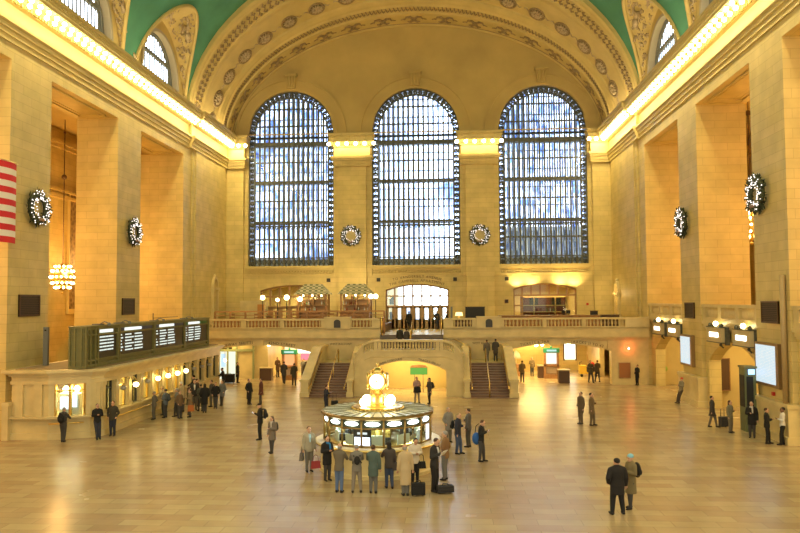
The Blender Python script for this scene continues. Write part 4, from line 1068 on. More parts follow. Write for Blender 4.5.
def bottle(p, label, group, c):
    global BOT
    key = 'bottle%d' % c
    if BOT is None: BOT = {}
    if key not in BOT:
        m = MB().lathe([(.05, 0), (.055, .02), (.055, .2), (.02, .27), (.02, .36)], 0, 0, 8); o = m.build('bottle', mat('bottle_%d' % c, [(.12, .2, .08), (.3, .14, .03), (.5, .5, .42), (.3, .05, .03)][c], .15)); BOT[key] = o
    else: o = copy_tree(BOT[key])
    o.location = p; tag(o, label, 'bottle', group)
for k in range(26):
    x = 9.15+rnd.choice((-1, 1))*rnd.uniform(.2, 1.0)+rnd.uniform(-.05, .05); z = rnd.choice((.97, 1.57)); bottle((x, YW+.85+rnd.uniform(-.08, .2), 3.85+z), 'small bottle on the shelves in the right balcony doorway', 'bottles in the right doorway', k % 4)
# left: wooden screen rail with its tables, bar pavilions, lamps
e = empty('wooden_railing', (-12.1, 58.4, 3.85), 'long brown wooden railing along the restaurant on the left balcony', 'railing')
m = MB(); m.box(-7.0, 7.0, -.08, .08, 1.78, 1.9); m.box(-7.0, 7.0, -.05, .05, 1.5, 1.56); m.build('rail', mat('rail_wood', (.42, .22, .08), .45), e)
m = MB(); m.box(-7.0, 7.0, -.03, .03, .3, 1.22); m.box(-7.0, 7.0, -.05, .05, 1.2, 1.28); m.build('panel', mat('rail_panel', (.34, .17, .065), .5), e)
for i in range(12):
    m = MB(); x = -7+14*i/11; m.box(x-.07, x+.07, -.07, .07, 0, 1.85); m.build('post', WOOD, e)
struct(MB().box(-19.5, -5.2, 59.2, YW, 3.85, 4.5).build('floor_restaurant', WOODD))
CH = pattern('green_check', 'checker', (.62, .58, .42), (.20, .22, .12), 4.0)
def pavilion(x, label, side):
    e = empty('bar_pavilion', (x, 62.2, 4.5), label, 'bar', 'bar pavilions on the left balcony')
    m = MB(); m.add([(-1.5, -1.2, 2.62), (1.5, -1.2, 2.62), (1.5, 1.2, 2.62), (-1.5, 1.2, 2.62), (-.72, -.35, 3.5), (.72, -.35, 3.5), (.72, .35, 3.5), (-.72, .35, 3.5)], [(0, 1, 5, 4), (1, 2, 6, 5), (2, 3, 7, 6), (3, 0, 4, 7), (4, 5, 6, 7), (3, 2, 1, 0)]); m.build('roof', CH, e)
    for sx in (-1.2, 1.2):
        for sy in (-.95, .95): m = MB(); m.box(sx-.07, sx+.07, sy-.07, sy+.07, 0, 2.62); m.build('post', WOOD, e)
    m = MB()
    for z in (1.1, 1.65, 2.15): m.box(-1.2, 1.2, -.3, .3, z, z+.05)
    m.box(-.03, .03, -.3, .3, 0, 2.6); m.box(-1.2, 1.2, .3, .36, .9, 2.2); m.build('shelves', mat('shelf_wood', (.5, .3, .12), .4), e)
    m = MB(); m.box(-1.3, 1.3, -1.0, -.85, 0, 1.0); m.box(-1.35, 1.35, -1.1, -.8, 1.0, 1.07); m.build('counter', WOOD, e)
    m = MB(); 
    for k in (-.8, 0, .8): m.ball((k, -.6, 2.5), .07, 8, 5)
    m.build('lamps', BULB, e)
    for k in range(24):
        z = (1.15, 1.7, 2.2)[k % 3]; bottle((x-1.1+2.2*rnd.random(), 62.2-.15+rnd.uniform(-.1, .15), 4.5+z), 'small bottle on the shelves of the %s bar pavilion' % side, 'bottles in the %s bar pavilion' % side, rnd.randrange(4))
pavilion(-11.6, 'bar pavilion with a green checked roof, in front of the left doorway', 'left'); pavilion(-7.85, 'bar pavilion with a green checked roof, by the twin globe lamp', 'right')
lamp('pavilion_light', 'POINT', (-7.9, 64.5, 7.9), 160, (1, .75, .35), .2); lamp('pavilion_light', 'POINT', (-11.5, 64.5, 7.6), 140, (1, .75, .35), .2)
def globe_lamp(x, y, z, label, r=.2):
    e = empty('globe_lamp', (x, y, 3.85), label, 'lamp', 'globe lamps of the restaurant')
    m = MB(); m.lathe([(.16, 0), (.16, .06), (.05, .15), (.035, .3), (.035, z-3.85-r), (.08, z-3.85-r+.02)], 0, 0, 10); m.build('pole', BRONZE, e)
    m = MB(); m.ball((0, 0, z-3.85), r, 12, 8); m.build('globe', GLOBE, e)
globe_lamp(-15.8, 61, 6.85, 'globe lamp farthest left on the restaurant balcony'); globe_lamp(-14.5, 61, 6.65, 'smaller globe lamp second from the left on the restaurant balcony', .15)
globe_lamp(-13.75, 61.2, 6.85, 'globe lamp in the middle of the left balcony doorway', .22); globe_lamp(-12.55, 61, 6.7, 'globe lamp touching the left bar pavilion')
globe_lamp(-6.45, 61, 6.9, 'globe lamp beside the middle doors, left of the pair'); globe_lamp(-6.05, 61, 6.9, 'globe lamp beside the middle doors, right of the pair')
for k in range(7):
    x = -18.2+k*1.6+(.5 if k % 2 else 0); e = empty('dining_chair', (x, 60.0, 4.5), 'wooden dining chair behind the brown restaurant railing', 'chair', 'chairs behind the restaurant railing')
    m = MB(); m.box(-.22, .22, -.22, .22, .43, .48); m.build('seat', mat('chair_red', (.35, .07, .03), .5), e)
    m = MB(); m.box(-.22, -.18, .18, .22, .48, 1.0); m.box(.18, .22, .18, .22, .48, 1.0); m.box(-.22, .22, .18, .22, .85, 1.0); m.box(-.22, .22, .18, .22, .62, .7); m.build('backrest', WOOD, e)
    for sx in (-.2, .2):
        for sy in (-.2, .2): m = MB(); m.box(sx-.02, sx+.02, sy-.02, sy+.02, 0, .43); m.build('leg', WOOD, e)
e = empty('service_cabinet', (-17.9, 66.4, 4.5), 'pale cabinet with an orange door in the left corner of the balcony', 'cabinet')
m = MB(); m.box(-1.3, 1.1, -.5, .5, 0, 2.1); m.build('body', MARBLE, e); m = MB(); m.box(.35, .95, -.54, -.5, 0, 1.75); m.build('door', mat('orange_door', (.5, .22, .05), .5), e)
# right: long bar, screens, lamp
e = empty('bar_counter', (8.3, 59.5, 3.85), 'long low brown bar counter on the right balcony', 'counter')
m = MB(); m.box(-4.0, 4.0, -.35, .35, 0, 1.35); m.build('front', WOOD, e); m = MB(); m.box(-4.1, 4.1, -.45, .45, 1.35, 1.43); m.build('top', mat('counter_top', (.35, .2, .08), .3), e)
def dark_box(name, x, y, z, w, h, d, label, cat, c=BLACK):
    e = empty(name, (x, y, z), label, cat); m = MB(); m.box(-w/2, w/2, -d/2, d/2, 0, h); m.build('body', c, e); m = MB(); m.box(-w/2-.04, w/2+.04, -d/2-.03, d/2, h, h+.04); m.box(-w/2-.04, w/2+.04, -d/2-.03, d/2, -.02, .0); m.build('edge', WOODD, e); return e
dark_box('menu_screen', 2.3, 59.8, 5.1, 1.6, .85, .15, 'wide dark screen standing on the right balcony near the middle doors', 'screen')
dark_box('host_stand', 2.3, 59.9, 3.85, 1.7, 1.2, .6, 'dark stand under the wide dark screen', 'stand', WOODD)
dark_box('cash_register', 11.9, 59.5, 5.28, .55, .3, .4, 'dark cash register at the right end of the bar counter', 'register')
dark_box('side_cabinet', 13.2, 59.7, 3.85, 1.4, 1.4, .6, 'dark cabinet at the right end of the bar counter', 'cabinet', WOODD)
for i, x in enumerate((7.35, 7.75)):
    e = empty('computer_monitor', (x+2.1, 59.5, 5.28), ['black monitor on the bar counter, left of two', 'black monitor on the bar counter, right of two'][i], 'monitor')
    m = MB(); m.box(-.16, .16, -.02, .03, .1, .38, Matrix.Rotation(.5*(1-2*i), 4, 'Z')); m.build('screen', BLACK, e); m = MB(); m.lathe([(.12, 0), (.12, .02), (.02, .04), (.02, .12)], 0, 0, 8); m.build('stand', BLACK, e)
e = empty('table_lamp', (.98, 59.9, 4.99), 'small table lamp with a glowing shade by the wide dark screen', 'lamp')
m = MB(); m.lathe([(.32, .25), (.26, .55)], 0, 0, 12); m.build('lamp_shade', glow('warm_shade', (1, .62, .22), 2.2), e); m = MB(); m.lathe([(.14, 0), (.04, .05), (.03, .28)], 0, 0, 10); m.build('base', BRASS, e)
dark_box('side_table', .98, 59.9, 3.85, .78, 1.1, .6, 'small dark table under the glowing table lamp', 'table', WOODD)
m = MB(); m.box(.28, .45, 60.0, 60.2, 3.85, 6.0); tag(m.build('metal_pillar', BRONZE2), 'thin dark upright pillar right of the middle doors', 'post')
# small fittings on the west wall
for x, z, lb, c in ((-11.23, 8.5, 'small dark box right of the left balcony doorway', BLACK), (-6.46, 8.5, 'small dark box left of the middle doors', BLACK), (.78, 8.5, 'small dark box right of the middle doors', BLACK), (5.6, 8.5, 'small dark box high left of the right balcony doorway', BLACK), (5.55, 6.4, 'small dark red box left of the right balcony doorway', mat('box_red', (.15, .03, .02), .5))):
    e = empty('wall_speaker', (x, YW, z), lb, 'speaker', 'small boxes on the west wall'); m = MB(); m.box(-.17, .17, -.12, 0, -.17, .17); m.build('case', c, e); m = MB(); m.box(-.12, .12, -.13, -.12, -.12, .12); m.build('mesh_front', GRILL, e)
e = empty('fire_alarm', (13.0, YW, 6.1), 'tiny red alarm right of the right balcony doorway', 'alarm'); m = MB(); m.box(-.1, .1, -.08, .0, -.1, .1); m.build('case', mat('alarm_red', (.5, .03, .02), .4), e)
# niches in the side walls
for s, y, nm in ((-1, 63.7, 'left'), (1, 65.0, 'right')):
    e = empty('wall_niche', (side_x(s, .14), y, 4.5 if s < 0 else 3.85), 'narrow arched stone doorway in the %s wall beside the balcony' % nm, 'niche', 'stone doorways beside the balcony', 0 if s < 0 else PI)
    z2 = 3.1
    m = MB()
    for k in (-.62, .62): m.box(0, .3, k-.14, k+.14, 0, z2); m.box(0, .38, k-.18, k+.18, z2-.15, z2)
    m.box(0, .42, -.85, .85, z2, z2+.2); m.grid([[(0, .72*math.cos(PI*i/14), z2+.2+1.0*math.sin(PI*i/14)), (.32, .72*math.cos(PI*i/14), z2+.2+1.0*math.sin(PI*i/14)), (.32, .52*math.cos(PI*i/14), z2+.2+.78*math.sin(PI*i/14)), (0, .52*math.cos(PI*i/14), z2+.2+.78*math.sin(PI*i/14))] for i in range(15)], False)
    m.ball((.2, 0, z2+1.25), .16, 8, 6); m.build('surround', MARBLE, e)
    m = MB(); m.box(0, .06, -.48, .48, 0, z2); m.build('door_leaf', WOOD if s > 0 else mat('niche_dark', (.25, .16, .07), .5), e)
    m = MB(); m.prism([(.5*math.cos(PI*i/10), z2+.2+.76*math.sin(PI*i/10)) for i in range(11)], .0, .05, 'x'); m.build('tympanum', CREAM, e)
lamp('niche_light', 'POINT', (14.2, 65.0, 7.1), 40, (1, .7, .3), .1)
# ================================================================ CENTRAL STAIRCASE
YS = 49.0
def flight(x0, x1, label):
    e = empty('staircase', ((x0+x1)/2, YS, 0), label, 'staircase', 'lower flights of the west stairs')
    w = (x1-x0)/2; n = 13; r = 1.95/n; t_ = 4.3/n
    m = MB(); m.prism([(0, 0)]+[p for i in range(n) for p in ((t_*i, r*(i+1)), (t_*(i+1), r*(i+1)))]+[(4.3, 0)], -w, w, 'x'); m.build('steps', STEP, e)
    m = MB()
    for i in range(n): m.box(-w, w, t_*i-.03, t_*i+.04, r*(i+1)-.03, r*(i+1)+.004)
    m.build('nosings', mat('step_nosing', (.33, .21, .13), .35), e)
    m = MB(); m.box(-w-.5, w+.5, -.5, 0, -.0, .03); m.build('bottom_tread', STEP, e)
    m = MB(); m.tube([(0, -.1, .03), (0, -.1, .95), (0, .1, 1.0), (0, 4.3, 2.95), (0, 4.5, 2.95), (0, 4.5, 1.95)], .045, 8); m.tube([(0, 2.1, 1.0), (0, 2.1, 1.95)], .03, 6); m.build('brass_handrail', BRASS, e)
    return e
flight(-9.45, -6.75, 'brown marble stair flight rising left of the central arch'); flight(1.45, 4.15, 'brown marble stair flight rising right of the central arch')
def stringer(x0, x1, outer):
    m = MB()
    m.prism([(-.35+YS, 0), (4.4+YS, 0), (YB, 0), (YB, 2.95), (4.4+YS, 2.95), (.15+YS, 1.05), (-.35+YS, 1.05)], x0, x1, 'x')
    xa_, xb_ = x0-.07, x1+.07
    for (ya, za), (yb, zb) in (((-.45, 1.05), (.15, 1.05)), ((.15, 1.05), (4.4, 2.95)), ((4.4, 2.95), (YB-YS, 2.95))):
        m.add([(xa_, ya+YS, za), (xb_, ya+YS, za), (xb_, yb+YS, zb), (xa_, yb+YS, zb), (xa_, ya+YS, za+.17), (xb_, ya+YS, za+.17), (xb_, yb+YS, zb+.17), (xa_, yb+YS, zb+.17)], [(0,3,2,1),(4,5,6,7),(0,1,5,4),(1,2,6,5),(2,3,7,6),(3,0,4,7)])
    m.box(x0-.06, x1+.06, YS-.42, YS-.3, 0, .35)
    return m
struct(stringer(-9.98, -9.45, 1).build('wall_stair_left', MARBLE)); struct(stringer(4.15, 4.68, 1).build('wall_stair_right', MARBLE))
struct(stringer(-6.8, -6.45, 0).build('wall_stair_inner_left', MARBLE)); struct(stringer(1.12, 1.47, 0).build('wall_stair_inner_right', MARBLE))
def brass(pts, label):
    m = MB(); m.tube(pts, .045, 8); e = m.build('handrail', BRASS); tag(e, label, 'handrail', 'brass handrails of the west stairs')
for x, nm in ((-9.35, 'outer left'), (4.05, 'outer right'), (-6.95, 'inner left'), (1.62, 'inner right')):
    d = -.35 if x in (-9.35, 1.62) else .35
    s_ = 1 if nm.endswith('left') == nm.startswith('inner') else -1
    brass([(x, YS-.75, .62), (x, YS-.6, .75), (x, YS-.1, .82), (x, YS+4.3, 2.75), (x, YS+4.7, 2.75)], 'brass handrail on the %s side wall of the lower stairs' % nm)
# landings
struct(MB().box(-9.5, -6.5, YS+4.3, YB, 0, 1.95).box(1.2, 4.2, YS+4.3, YB, 0, 1.95).build('floor_landing', MARBLE))
# central block with its arch, platform and rails
KX = -2.65; YK = 49.3
def ktop(x):
    d = abs(x-KX)-2.05
    if d <= 0: return 3.12
    q = min(1, d/1.72)
    return 1.2+1.92*math.sqrt(max(0, 1-q**2.6))
mb = MB(); x0, x1 = KX-3.77, KX+3.77
fz = seg_top(-5.3, -.1, 1.75, 2.42); N = 60
us = sorted({x0+(x1-x0)*i/N for i in range(N+1)} | {-5.3, -.1})
for a, b in zip(us, us[1:]):
    m_ = (a+b)/2; ins = -5.3 < m_ < -.1
    za, zb = (fz(a), fz(b)) if ins else (0, 0)
    ta, tb = ktop(a), ktop(b)
    mb.add([(a, YK, za), (b, YK, zb), (b, YK, tb), (a, YK, ta), (a, YK+.6, za), (b, YK+.6, zb), (b, YK+.6, tb), (a, YK+.6, ta)], [(0,1,2,3),(7,6,5,4),(0,4,5,1),(3,2,6,7)])
for u in (-5.3, -.1): mb.quad((u, YK, 0), (u, YK+.6, 0), (u, YK+.6, 1.75), (u, YK, 1.75))
struct(mb.build('wall_stair_block', MARBLE))
struct(MB().box(-6.45, 1.15, YK+.55, YB, 2.72, 2.93).build('floor_platform', MARBLE))
struct(MB().box(-5.6, -5.3, YK+.6, YB, 0, 2.72).box(-.1, .2, YK+.6, YB, 0, 2.72).box(-5.6, .2, YB-2.0, YB-1.7, 0, 2.72).build('wall_stair_arch', CREAM))
t = MB()
path = [(KX-2.05+4.1*i/20, 3.12) for i in range(21)]
def railpath(off): return [(x0+(x1-x0)*i/80, ktop(x0+(x1-x0)*i/80)+off) for i in range(81)]
lo, hi = railpath(.58), railpath(.74)
t.grid([[(a[0], YK-.16, a[1]), (b[0], YK-.16, b[1]), (b[0], YK+.35, b[1]), (a[0], YK+.35, a[1])] for a, b in zip(lo, hi)], False, True)
lo, hi = railpath(-.08), railpath(.06)
t.grid([[(a[0], YK-.08, a[1]), (b[0], YK-.08, b[1]), (b[0], YK+.28, b[1]), (a[0], YK+.28, a[1])] for a, b in zip(lo, hi)], False, True)
t.tube([(p[0], YK-.01, p[1]-.42) for p in railpath(0)[8:-8]], .035, 5)
for xx in (KX-2.25, KX+2.25, KX-1.98, KX+1.98): t.box(xx-.12, xx+.12, YK-.06, YK+.26, ktop(xx), ktop(xx)+.6)
for sx in (-1, 1):      # solid part of the sweep and the newel
    for i in range(22):
        a = KX+sx*(3.1+.67*i/22); b = KX+sx*(3.1+.67*(i+1)/22)
        t.add([(a, YK-.02, ktop(a)), (b, YK-.02, ktop(b)), (b, YK-.02, ktop(b)+.6), (a, YK-.02, ktop(a)+.6), (a, YK+.25, ktop(a)), (b, YK+.25, ktop(b)), (b, YK+.25, ktop(b)+.6), (a, YK+.25, ktop(a)+.6)], [(0,1,2,3),(7,6,5,4),(0,4,5,1),(3,2,6,7)])
struct(t.build('trim_stair_rail', MARBLE))
pts = [(KX-1.85+3.7*(i+.5)/18, YK+.1, 3.17) for i in range(18)]
for sx in (-1, 1):
    for k in range(4): x = KX+sx*(2.45+.17*k); pts.append((x, YK+.1, ktop(x)+.03))
baluster_row(pts, .56, 'trim_balusters_stair', 1.1)
lamp('arch_light', 'AREA', (KX, YK+1.2, 2.6), 100, (1, .76, .32), rot=(0, 0, 0), sx=4.2, sy=.9); lamp('arch_light', 'AREA', (KX, YK+3.4, 2.65), 150, (1, .76, .32), rot=(0, 0, 0), sx=4.4, sy=2)
za_ = arcz(-2.7, 2.6, 1.75, 2.42, .08)
lettering('DINING CONCOURSE', .2, 1.65, -3.9, YK-.01, za_, INSC, 'inscription', 'small carved words DINING CONCOURSE over the left half of the central arch')
lettering('TRACKS 100-117', .2, 1.5, -1.25, YK-.01, za_, INSC, 'inscription', 'small carved words TRACKS 100-117 over the right half of the central arch')
# the dark upper steps, side flights to the platform
e = empty('staircase', (-2.78, 54.6, 2.93), 'dark upper steps from the platform to the middle doors', 'staircase')
m = MB(); n = 6; m.prism([(0, 0)]+[p for i in range(n) for p in ((.36*i, .92/n*(i+1)), (.36*(i+1), .92/n*(i+1)))]+[(.36*n, 0)], -2.45, 2.45, 'x'); m.build('steps', STEPD, e)
m = MB()
for i in range(n): m.box(-2.45, 2.45, .36*i-.02, .36*i+.04, .92/n*(i+1)-.03, .92/n*(i+1)+.004)
m.build('nosings', mat('dark_nosing', (.24, .19, .14), .35), e)
m = MB(); m.tube([(0, -.2, 0), (0, -.2, .9), (0, 2.2, 1.85), (0, 2.2, .9)], .045, 8); m.tube([(0, 1.0, .4), (0, 1.0, 1.35)], .03, 6); m.build('brass_handrail', BRASS, e)
for sx, nm in ((-1, 'left'), (1, 'right')):
    e = empty('staircase', (KX+sx*4.2, 55.4, 1.95), 'short upper flight from the %s landing towards the middle' % nm, 'staircase', 'short flights between landing and platform')
    m = MB(); n = 6; m.prism([(0, 0)]+[p for i in range(n) for p in ((-sx*.26*i, .98/n*(i+1)), (-sx*.26*(i+1), .98/n*(i+1)))]+[(-sx*.26*n, 0)], -1.1, 1.1, 'y'); m.build('steps', STEP, e)
    m = MB(); m.tube([(sx*.25, 1.05, .0), (sx*.25, 1.05, .9), (-sx*1.5, 1.05, 1.85)], .04, 8); m.build('brass_handrail', BRASS, e)
    brass([(-5.1 if sx < 0 else -.45, YB-.45, 3.85), (-5.1 if sx < 0 else -.45, YB-.45, 5.2), (-5.1 if sx < 0 else -.45, YB+1.0, 5.2)], 'short pale handrail at the %s end of the balcony opening' % nm)
e = empty('green_notice', (-2.05, 51.6, 0), 'framed green notice board on a thin stand in the central arch', 'notice board')
m = MB(); m.box(-.62, .62, -.05, .0, 1.25, 1.75); m.build('board', mat('notice_green', (.06, .28, .09), .5), e)
m = MB(); m.prism([(-.66, 1.75), (.66, 1.75), (.5, 1.92), (0, 1.98), (-.5, 1.92)], -.08, .02, 'y'); m.build('wooden_crest', WOOD, e)
m = MB(); m.tube([(-.3, 0, 0), (-.3, 0, 1.3)], .025, 6); m.tube([(.3, 0, 0), (.3, 0, 1.3)], .025, 6); m.build('stand', BRONZE, e)
struct(MB().box(KX-2.9, KX+2.9, YB-2.35, YB-2.2, 0, 2.72).build('wall_arch_back', CREAM))

# ================================================================ INFORMATION BOOTH AND CLOCK
IB = empty('information_booth', (-2.78, 28.7, 0), 'round brass and glass information booth in the middle of the floor', 'information booth')
NS = 16; RB = 2.22
IB.scale = (.95, .95, 1)
A = [2*PI*(i+.5)/NS-PI/2-PI/NS for i in range(NS)]
m = MB(); m.lathe([(2.42, 0), (2.42, .12), (2.36, .16), (2.36, .95), (2.4, 1.0)], 0, 0, 48, None, False, 1, 1, False); m.build('base', MARBLE, IB)
m = MB(); m.lathe([(2.1, 1.0), (2.55, 1.0), (2.6, 1.04), (2.6, 1.1), (2.55, 1.13), (2.1, 1.13), (2.1, 1.0)], 0, 0, 48, None, False, 1, 1, False); m.build('counter_ledge', mat('booth_ledge', (.62, .5, .28), .3), IB)
m = MB(); m.lathe([(2.62, 1.03), (2.64, 1.06), (2.62, 1.1)], 0, 0, 48); m.build('ledge_trim', BRASS, IB)
def corner(i, r): a = A[0]-PI/NS+2*PI*i/NS; return r*math.cos(a), r*math.sin(a)
BR2 = mat('booth_bronze', (.30, .21, .07), .3, .8)
m = MB()
for i in range(NS):
    x, y = corner(i, RB); m.tube([(x, y, 1.1), (x, y, 2.15)], .045, 8)
    x2, y2 = corner(i+1, RB)
    for z, r in ((1.16, .04), (1.82, .035)): m.tube([(x, y, z), (x2, y2, z)], r, 6)
m.build('frame', BR2, IB)
m = MB()
for i in range(NS):
    (x, y), (x2, y2) = corner(i, RB-.02), corner(i+1, RB-.02); m.quad((x, y, 1.13), (x2, y2, 1.13), (x2, y2, 1.82), (x, y, 1.82))
m.build('glass', CLEAR, IB)
sg = MB(); lt = MB()
for i in range(NS):
    (x, y), (x2, y2) = corner(i, RB), corner(i+1, RB)
    sg.add([(x, y, 1.84), (x2, y2, 1.84), (x2, y2, 2.14), (x, y, 2.14)], [(0, 1, 2, 3)])
    mid = Vector(((x+x2)/2, (y+y2)/2, 1.99)); tv = Vector((x2-x, y2-y, 0)).normalized(); o = Vector((mid.x, mid.y, 0)).normalized()
    p = [mid+o*.02+tv*(.3*math.cos(2*PI*k/16))+Vector((0, 0, .085*math.sin(2*PI*k/16))) for k in range(16)]
    lt.add(p, [tuple(range(16))])
sg.build('sign_band', mat('booth_dark', (.05, .07, .05), .4), IB); lt.build('lit_signs', WHITE_GLOW, IB)
m = MB(); m.lathe([(2.3, 2.12), (2.36, 2.16), (2.36, 2.24), (2.28, 2.27)], 0, 0, 16, Matrix.Rotation(A[0]-PI/NS, 4, 'Z'), False, 1, 1, False); m.build('eaves', BR2, IB)
m = MB(); m.lathe([(2.3, 2.25), (1.0, 2.27), (0, 2.28)], 0, 0, 16, Matrix.Rotation(A[0]-PI/NS, 4, 'Z'), False); m.build('roof', mat('booth_roof_glass', (.74, .80, .78), .3), IB)
m = MB()
for i in range(2*NS):
    a = A[0]-PI/NS+PI*i/NS; m.tube([(2.3*math.cos(a), 2.3*math.sin(a), 2.26), (1.0*math.cos(a), 1.0*math.sin(a), 2.28)], .035 if i % 2 == 0 else .022, 5)
m.build('roof_ribs', mat('roof_rib', (.25, .26, .2), .4, .4), IB)
m = MB(); m.lathe([(1.05, 2.2), (1.1, 2.24), (1.02, 2.27), (1.02, 2.34), (1.06, 2.38), (.9, 2.4), (.55, 2.4)], 0, 0, 32, None, False)
for k in range(32): a = 2*PI*k/32; m.ball((1.05*math.cos(a), 1.05*math.sin(a), 2.31), .06, 6, 4)
m.build('gilt_crown', BRASS, IB)
m = MB(); m.lathe([(.72, 2.38), (.72, 2.44), (.34, 2.48), (.3, 2.54), (.3, 2.74), (.36, 2.78), (.36, 2.82), (.22, 2.87), (.17, 2.96)], 0, 0, 24, None, False); m.build('clock_base', BRASS, IB)
# what is inside the booth
m = MB(); m.lathe([(1.0, .0), (1.0, 1.05), (1.6, 1.08), (1.6, .0)], 0, 0, 24, None, False); m.build('inner_desk', mat('booth_inner', (.42, .40, .2), .5), IB)
m = MB(); m.lathe([(.55, 0), (.55, 2.2)], 0, 0, 20); m.build('inner_column', mat('booth_column', (.55, .40, .08), .35, .5), IB)
m = MB()
for k in range(10):
    a = 2*PI*k/10+.4; r = 1.75; m.box(-.3, .3, -.02, .02, 1.13, 1.5, Matrix.Translation((r*math.cos(a), r*math.sin(a), 0)) @ Matrix.Rotation(a+PI/2, 4, 'Z'))
m.build('leaflet_racks', mat('leaflets', (.65, .72, .6), .6), IB)
m = MB()
for k in (0, 5, 9, 12): 
    a = A[k]-.2; m.ball((1.3*math.cos(a), 1.3*math.sin(a), 1.3), .15, 8, 6, 1, 1, 1.2); m.box(-.22, .22, -.1, .1, 1.05, 1.35, Matrix.Translation((1.4*math.cos(a+.5), 1.4*math.sin(a+.5), 0)))
m.build('desk_equipment', BLACK, IB)
m = MB(); a0 = -PI/2-PI/NS; m.box(-.36, .36, -.02, .02, 1.16, 1.78, Matrix.Translation((2.1*math.cos(a0), 2.1*math.sin(a0), 0)) @ Matrix.Rotation(-PI/NS, 4, 'Z')); m.build('screen_case', BLACK, IB)
m = MB(); m.box(-.31, .31, -.035, -.02, 1.2, 1.5, Matrix.Translation((2.1*math.cos(a0), 2.1*math.sin(a0), 0)) @ Matrix.Rotation(-PI/NS, 4, 'Z')); m.build('screen', glow('booth_screen', (.75, .8, 1), 2.2), IB)
m = MB(); m.box(-.2, .2, -.035, -.02, 1.6, 1.68, Matrix.Translation((2.1*math.cos(a0), 2.1*math.sin(a0), 0)) @ Matrix.Rotation(-PI/NS, 4, 'Z')); m.build('screen_title', glow('booth_title', (.8, .85, .85), .8), IB)
m = MB(); a0 = -.25; m.box(-.25, .25, -.02, .02, 1.2, 1.8, Matrix.Translation((2.17*math.cos(a0), 2.17*math.sin(a0), 0)) @ Matrix.Rotation(a0+PI/2, 4, 'Z')); m.build('notice', glow('booth_notice', (.85, .9, 1), 1.0), IB)
lamp('booth_light', 'POINT', (-2.78, 27.1, 1.8), 30, (.95, 1, .8), .15); lamp('booth_light', 'POINT', (-4.3, 28.7, 1.8), 30, (.9, 1, .9), .15); lamp('booth_light', 'POINT', (-1.3, 28.7, 1.8), 30, (.95, 1, .8), .15)
for i, (x, y) in enumerate(((-.48, -.42), (.48, -.42), (-.48, .42), (.48, .42))):
    e = empty('roof_globe', (-2.78+x, 28.7+y, 2.36), ['glowing globe at the left foot of the clock', 'glowing globe at the right foot of the clock', 'glowing globe behind the clock on the left', 'glowing globe behind the clock on the right'][i], 'lamp', 'globes round the foot of the clock')
    m = MB(); m.lathe([(.1, 0), (.06, .03), (.05, .05)], 0, 0, 10); m.build('base', BRASS, e); m = MB(); m.ball((0, 0, .21), .19, 14, 9); m.build('globe', GLOBE, e)
ck = empty('clock', (-2.78, 28.7, 2.95), 'four faced brass ball clock glowing on top of the information booth', 'clock')
m = MB(); m.lathe([(.15, 0), (.13, .04), (.2, .1)], 0, 0, 16); m.lathe([(.18, .68), (.27, .74), (.2, .86), (.08, .93), (.05, .97), (.09, 1.02), (.06, 1.08), (0, 1.13)], 0, 0, 16)
for k in range(4):
    M = Matrix.Rotation(k*PI/2, 4, 'Z') @ Matrix.Translation((0, -.37, .42)) @ Matrix.Rotation(PI/2, 4, 'X')
    m.lathe([(.29, -.04), (.33, -.02), (.34, .03), (.30, .05), (.285, .02)], 0, 0, 28, M, True, 1, 1, False)
    a = k*PI/2+PI/4; m.tube([(.16*math.cos(a), .16*math.sin(a), .06), (.36*math.cos(a), .36*math.sin(a), .2), (.44*math.cos(a), .44*math.sin(a), .42), (.36*math.cos(a), .36*math.sin(a), .64), (.18*math.cos(a), .18*math.sin(a), .78)], .05, 6)
m.build('case', BRASS, ck)
for k in range(4):
    M = Matrix.Rotation(k*PI/2, 4, 'Z') @ Matrix.Translation((0, -.40, .42)) @ Matrix.Rotation(PI/2, 4, 'X')
    f = MB().lathe([(0, 0), (.29, 0)], 0, 0, 28, M); fo = f.build('face', glow('clock_face', (1, .86, .5), 3.0), ck)
    h = MB(); h.box(-.012, .012, 0, .2, .002, .01, M @ Matrix.Rotation(2.2, 4, 'Z')); h.box(-.016, .016, 0, .13, .002, .01, M @ Matrix.Rotation(-.9, 4, 'Z')); h.lathe([(.03, 0), (.03, .012)], 0, 0, 8, M)
    for q in range(12): h.box(-.008, .008, .225, .27, .002, .008, M @ Matrix.Rotation(q*PI/6, 4, 'Z'))
    h.build('hands', WOODD, fo)
m = MB().lathe([(.10, .12), (.33, .2), (.37, .42), (.33, .64), (.1, .74)], 0, 0, 24); m.build('opal_glass', glow('opal_glass', (1, .80, .38), 3.0), ck)
# ================================================================ PEOPLE
HB = 1.72       # every figure is modelled at this height, then scaled
def loft(mb, rings, n=14, M=None):
    """rings: (cx, cy, z, rx, ry) in units of the standing height"""
    vs = []; fs = []
    for cx, cy, z, rx, ry in rings:
        for k in range(n):
            a = 2*PI*k/n; vs.append(Vector((cx+rx*math.cos(a), cy+ry*math.sin(a), z))*HB)
    for i in range(len(rings)-1):
        for k in range(n):
            j = (k+1) % n; fs.append((i*n+k, i*n+j, (i+1)*n+j, (i+1)*n+k))
    fs.append(tuple(range(n))[::-1]); fs.append(tuple((len(rings)-1)*n+k for k in range(n)))
    mb.add(vs, fs, True, M)
def cap_(mb, a, ra, b, rb, M=None):
    a = Vector(a)*HB; b = Vector(b)*HB
    if M is not None: a = M @ a; b = M @ b
    ra *= HB; rb *= HB
    mb.tube([a+(b-a)*f for f in (0, .33, .66, 1)], [ra+(rb-ra)*f for f in (0, .33, .66, 1)], 10)
    mb.ball(a, ra, 10, 6); mb.ball(b, rb, 10, 6)
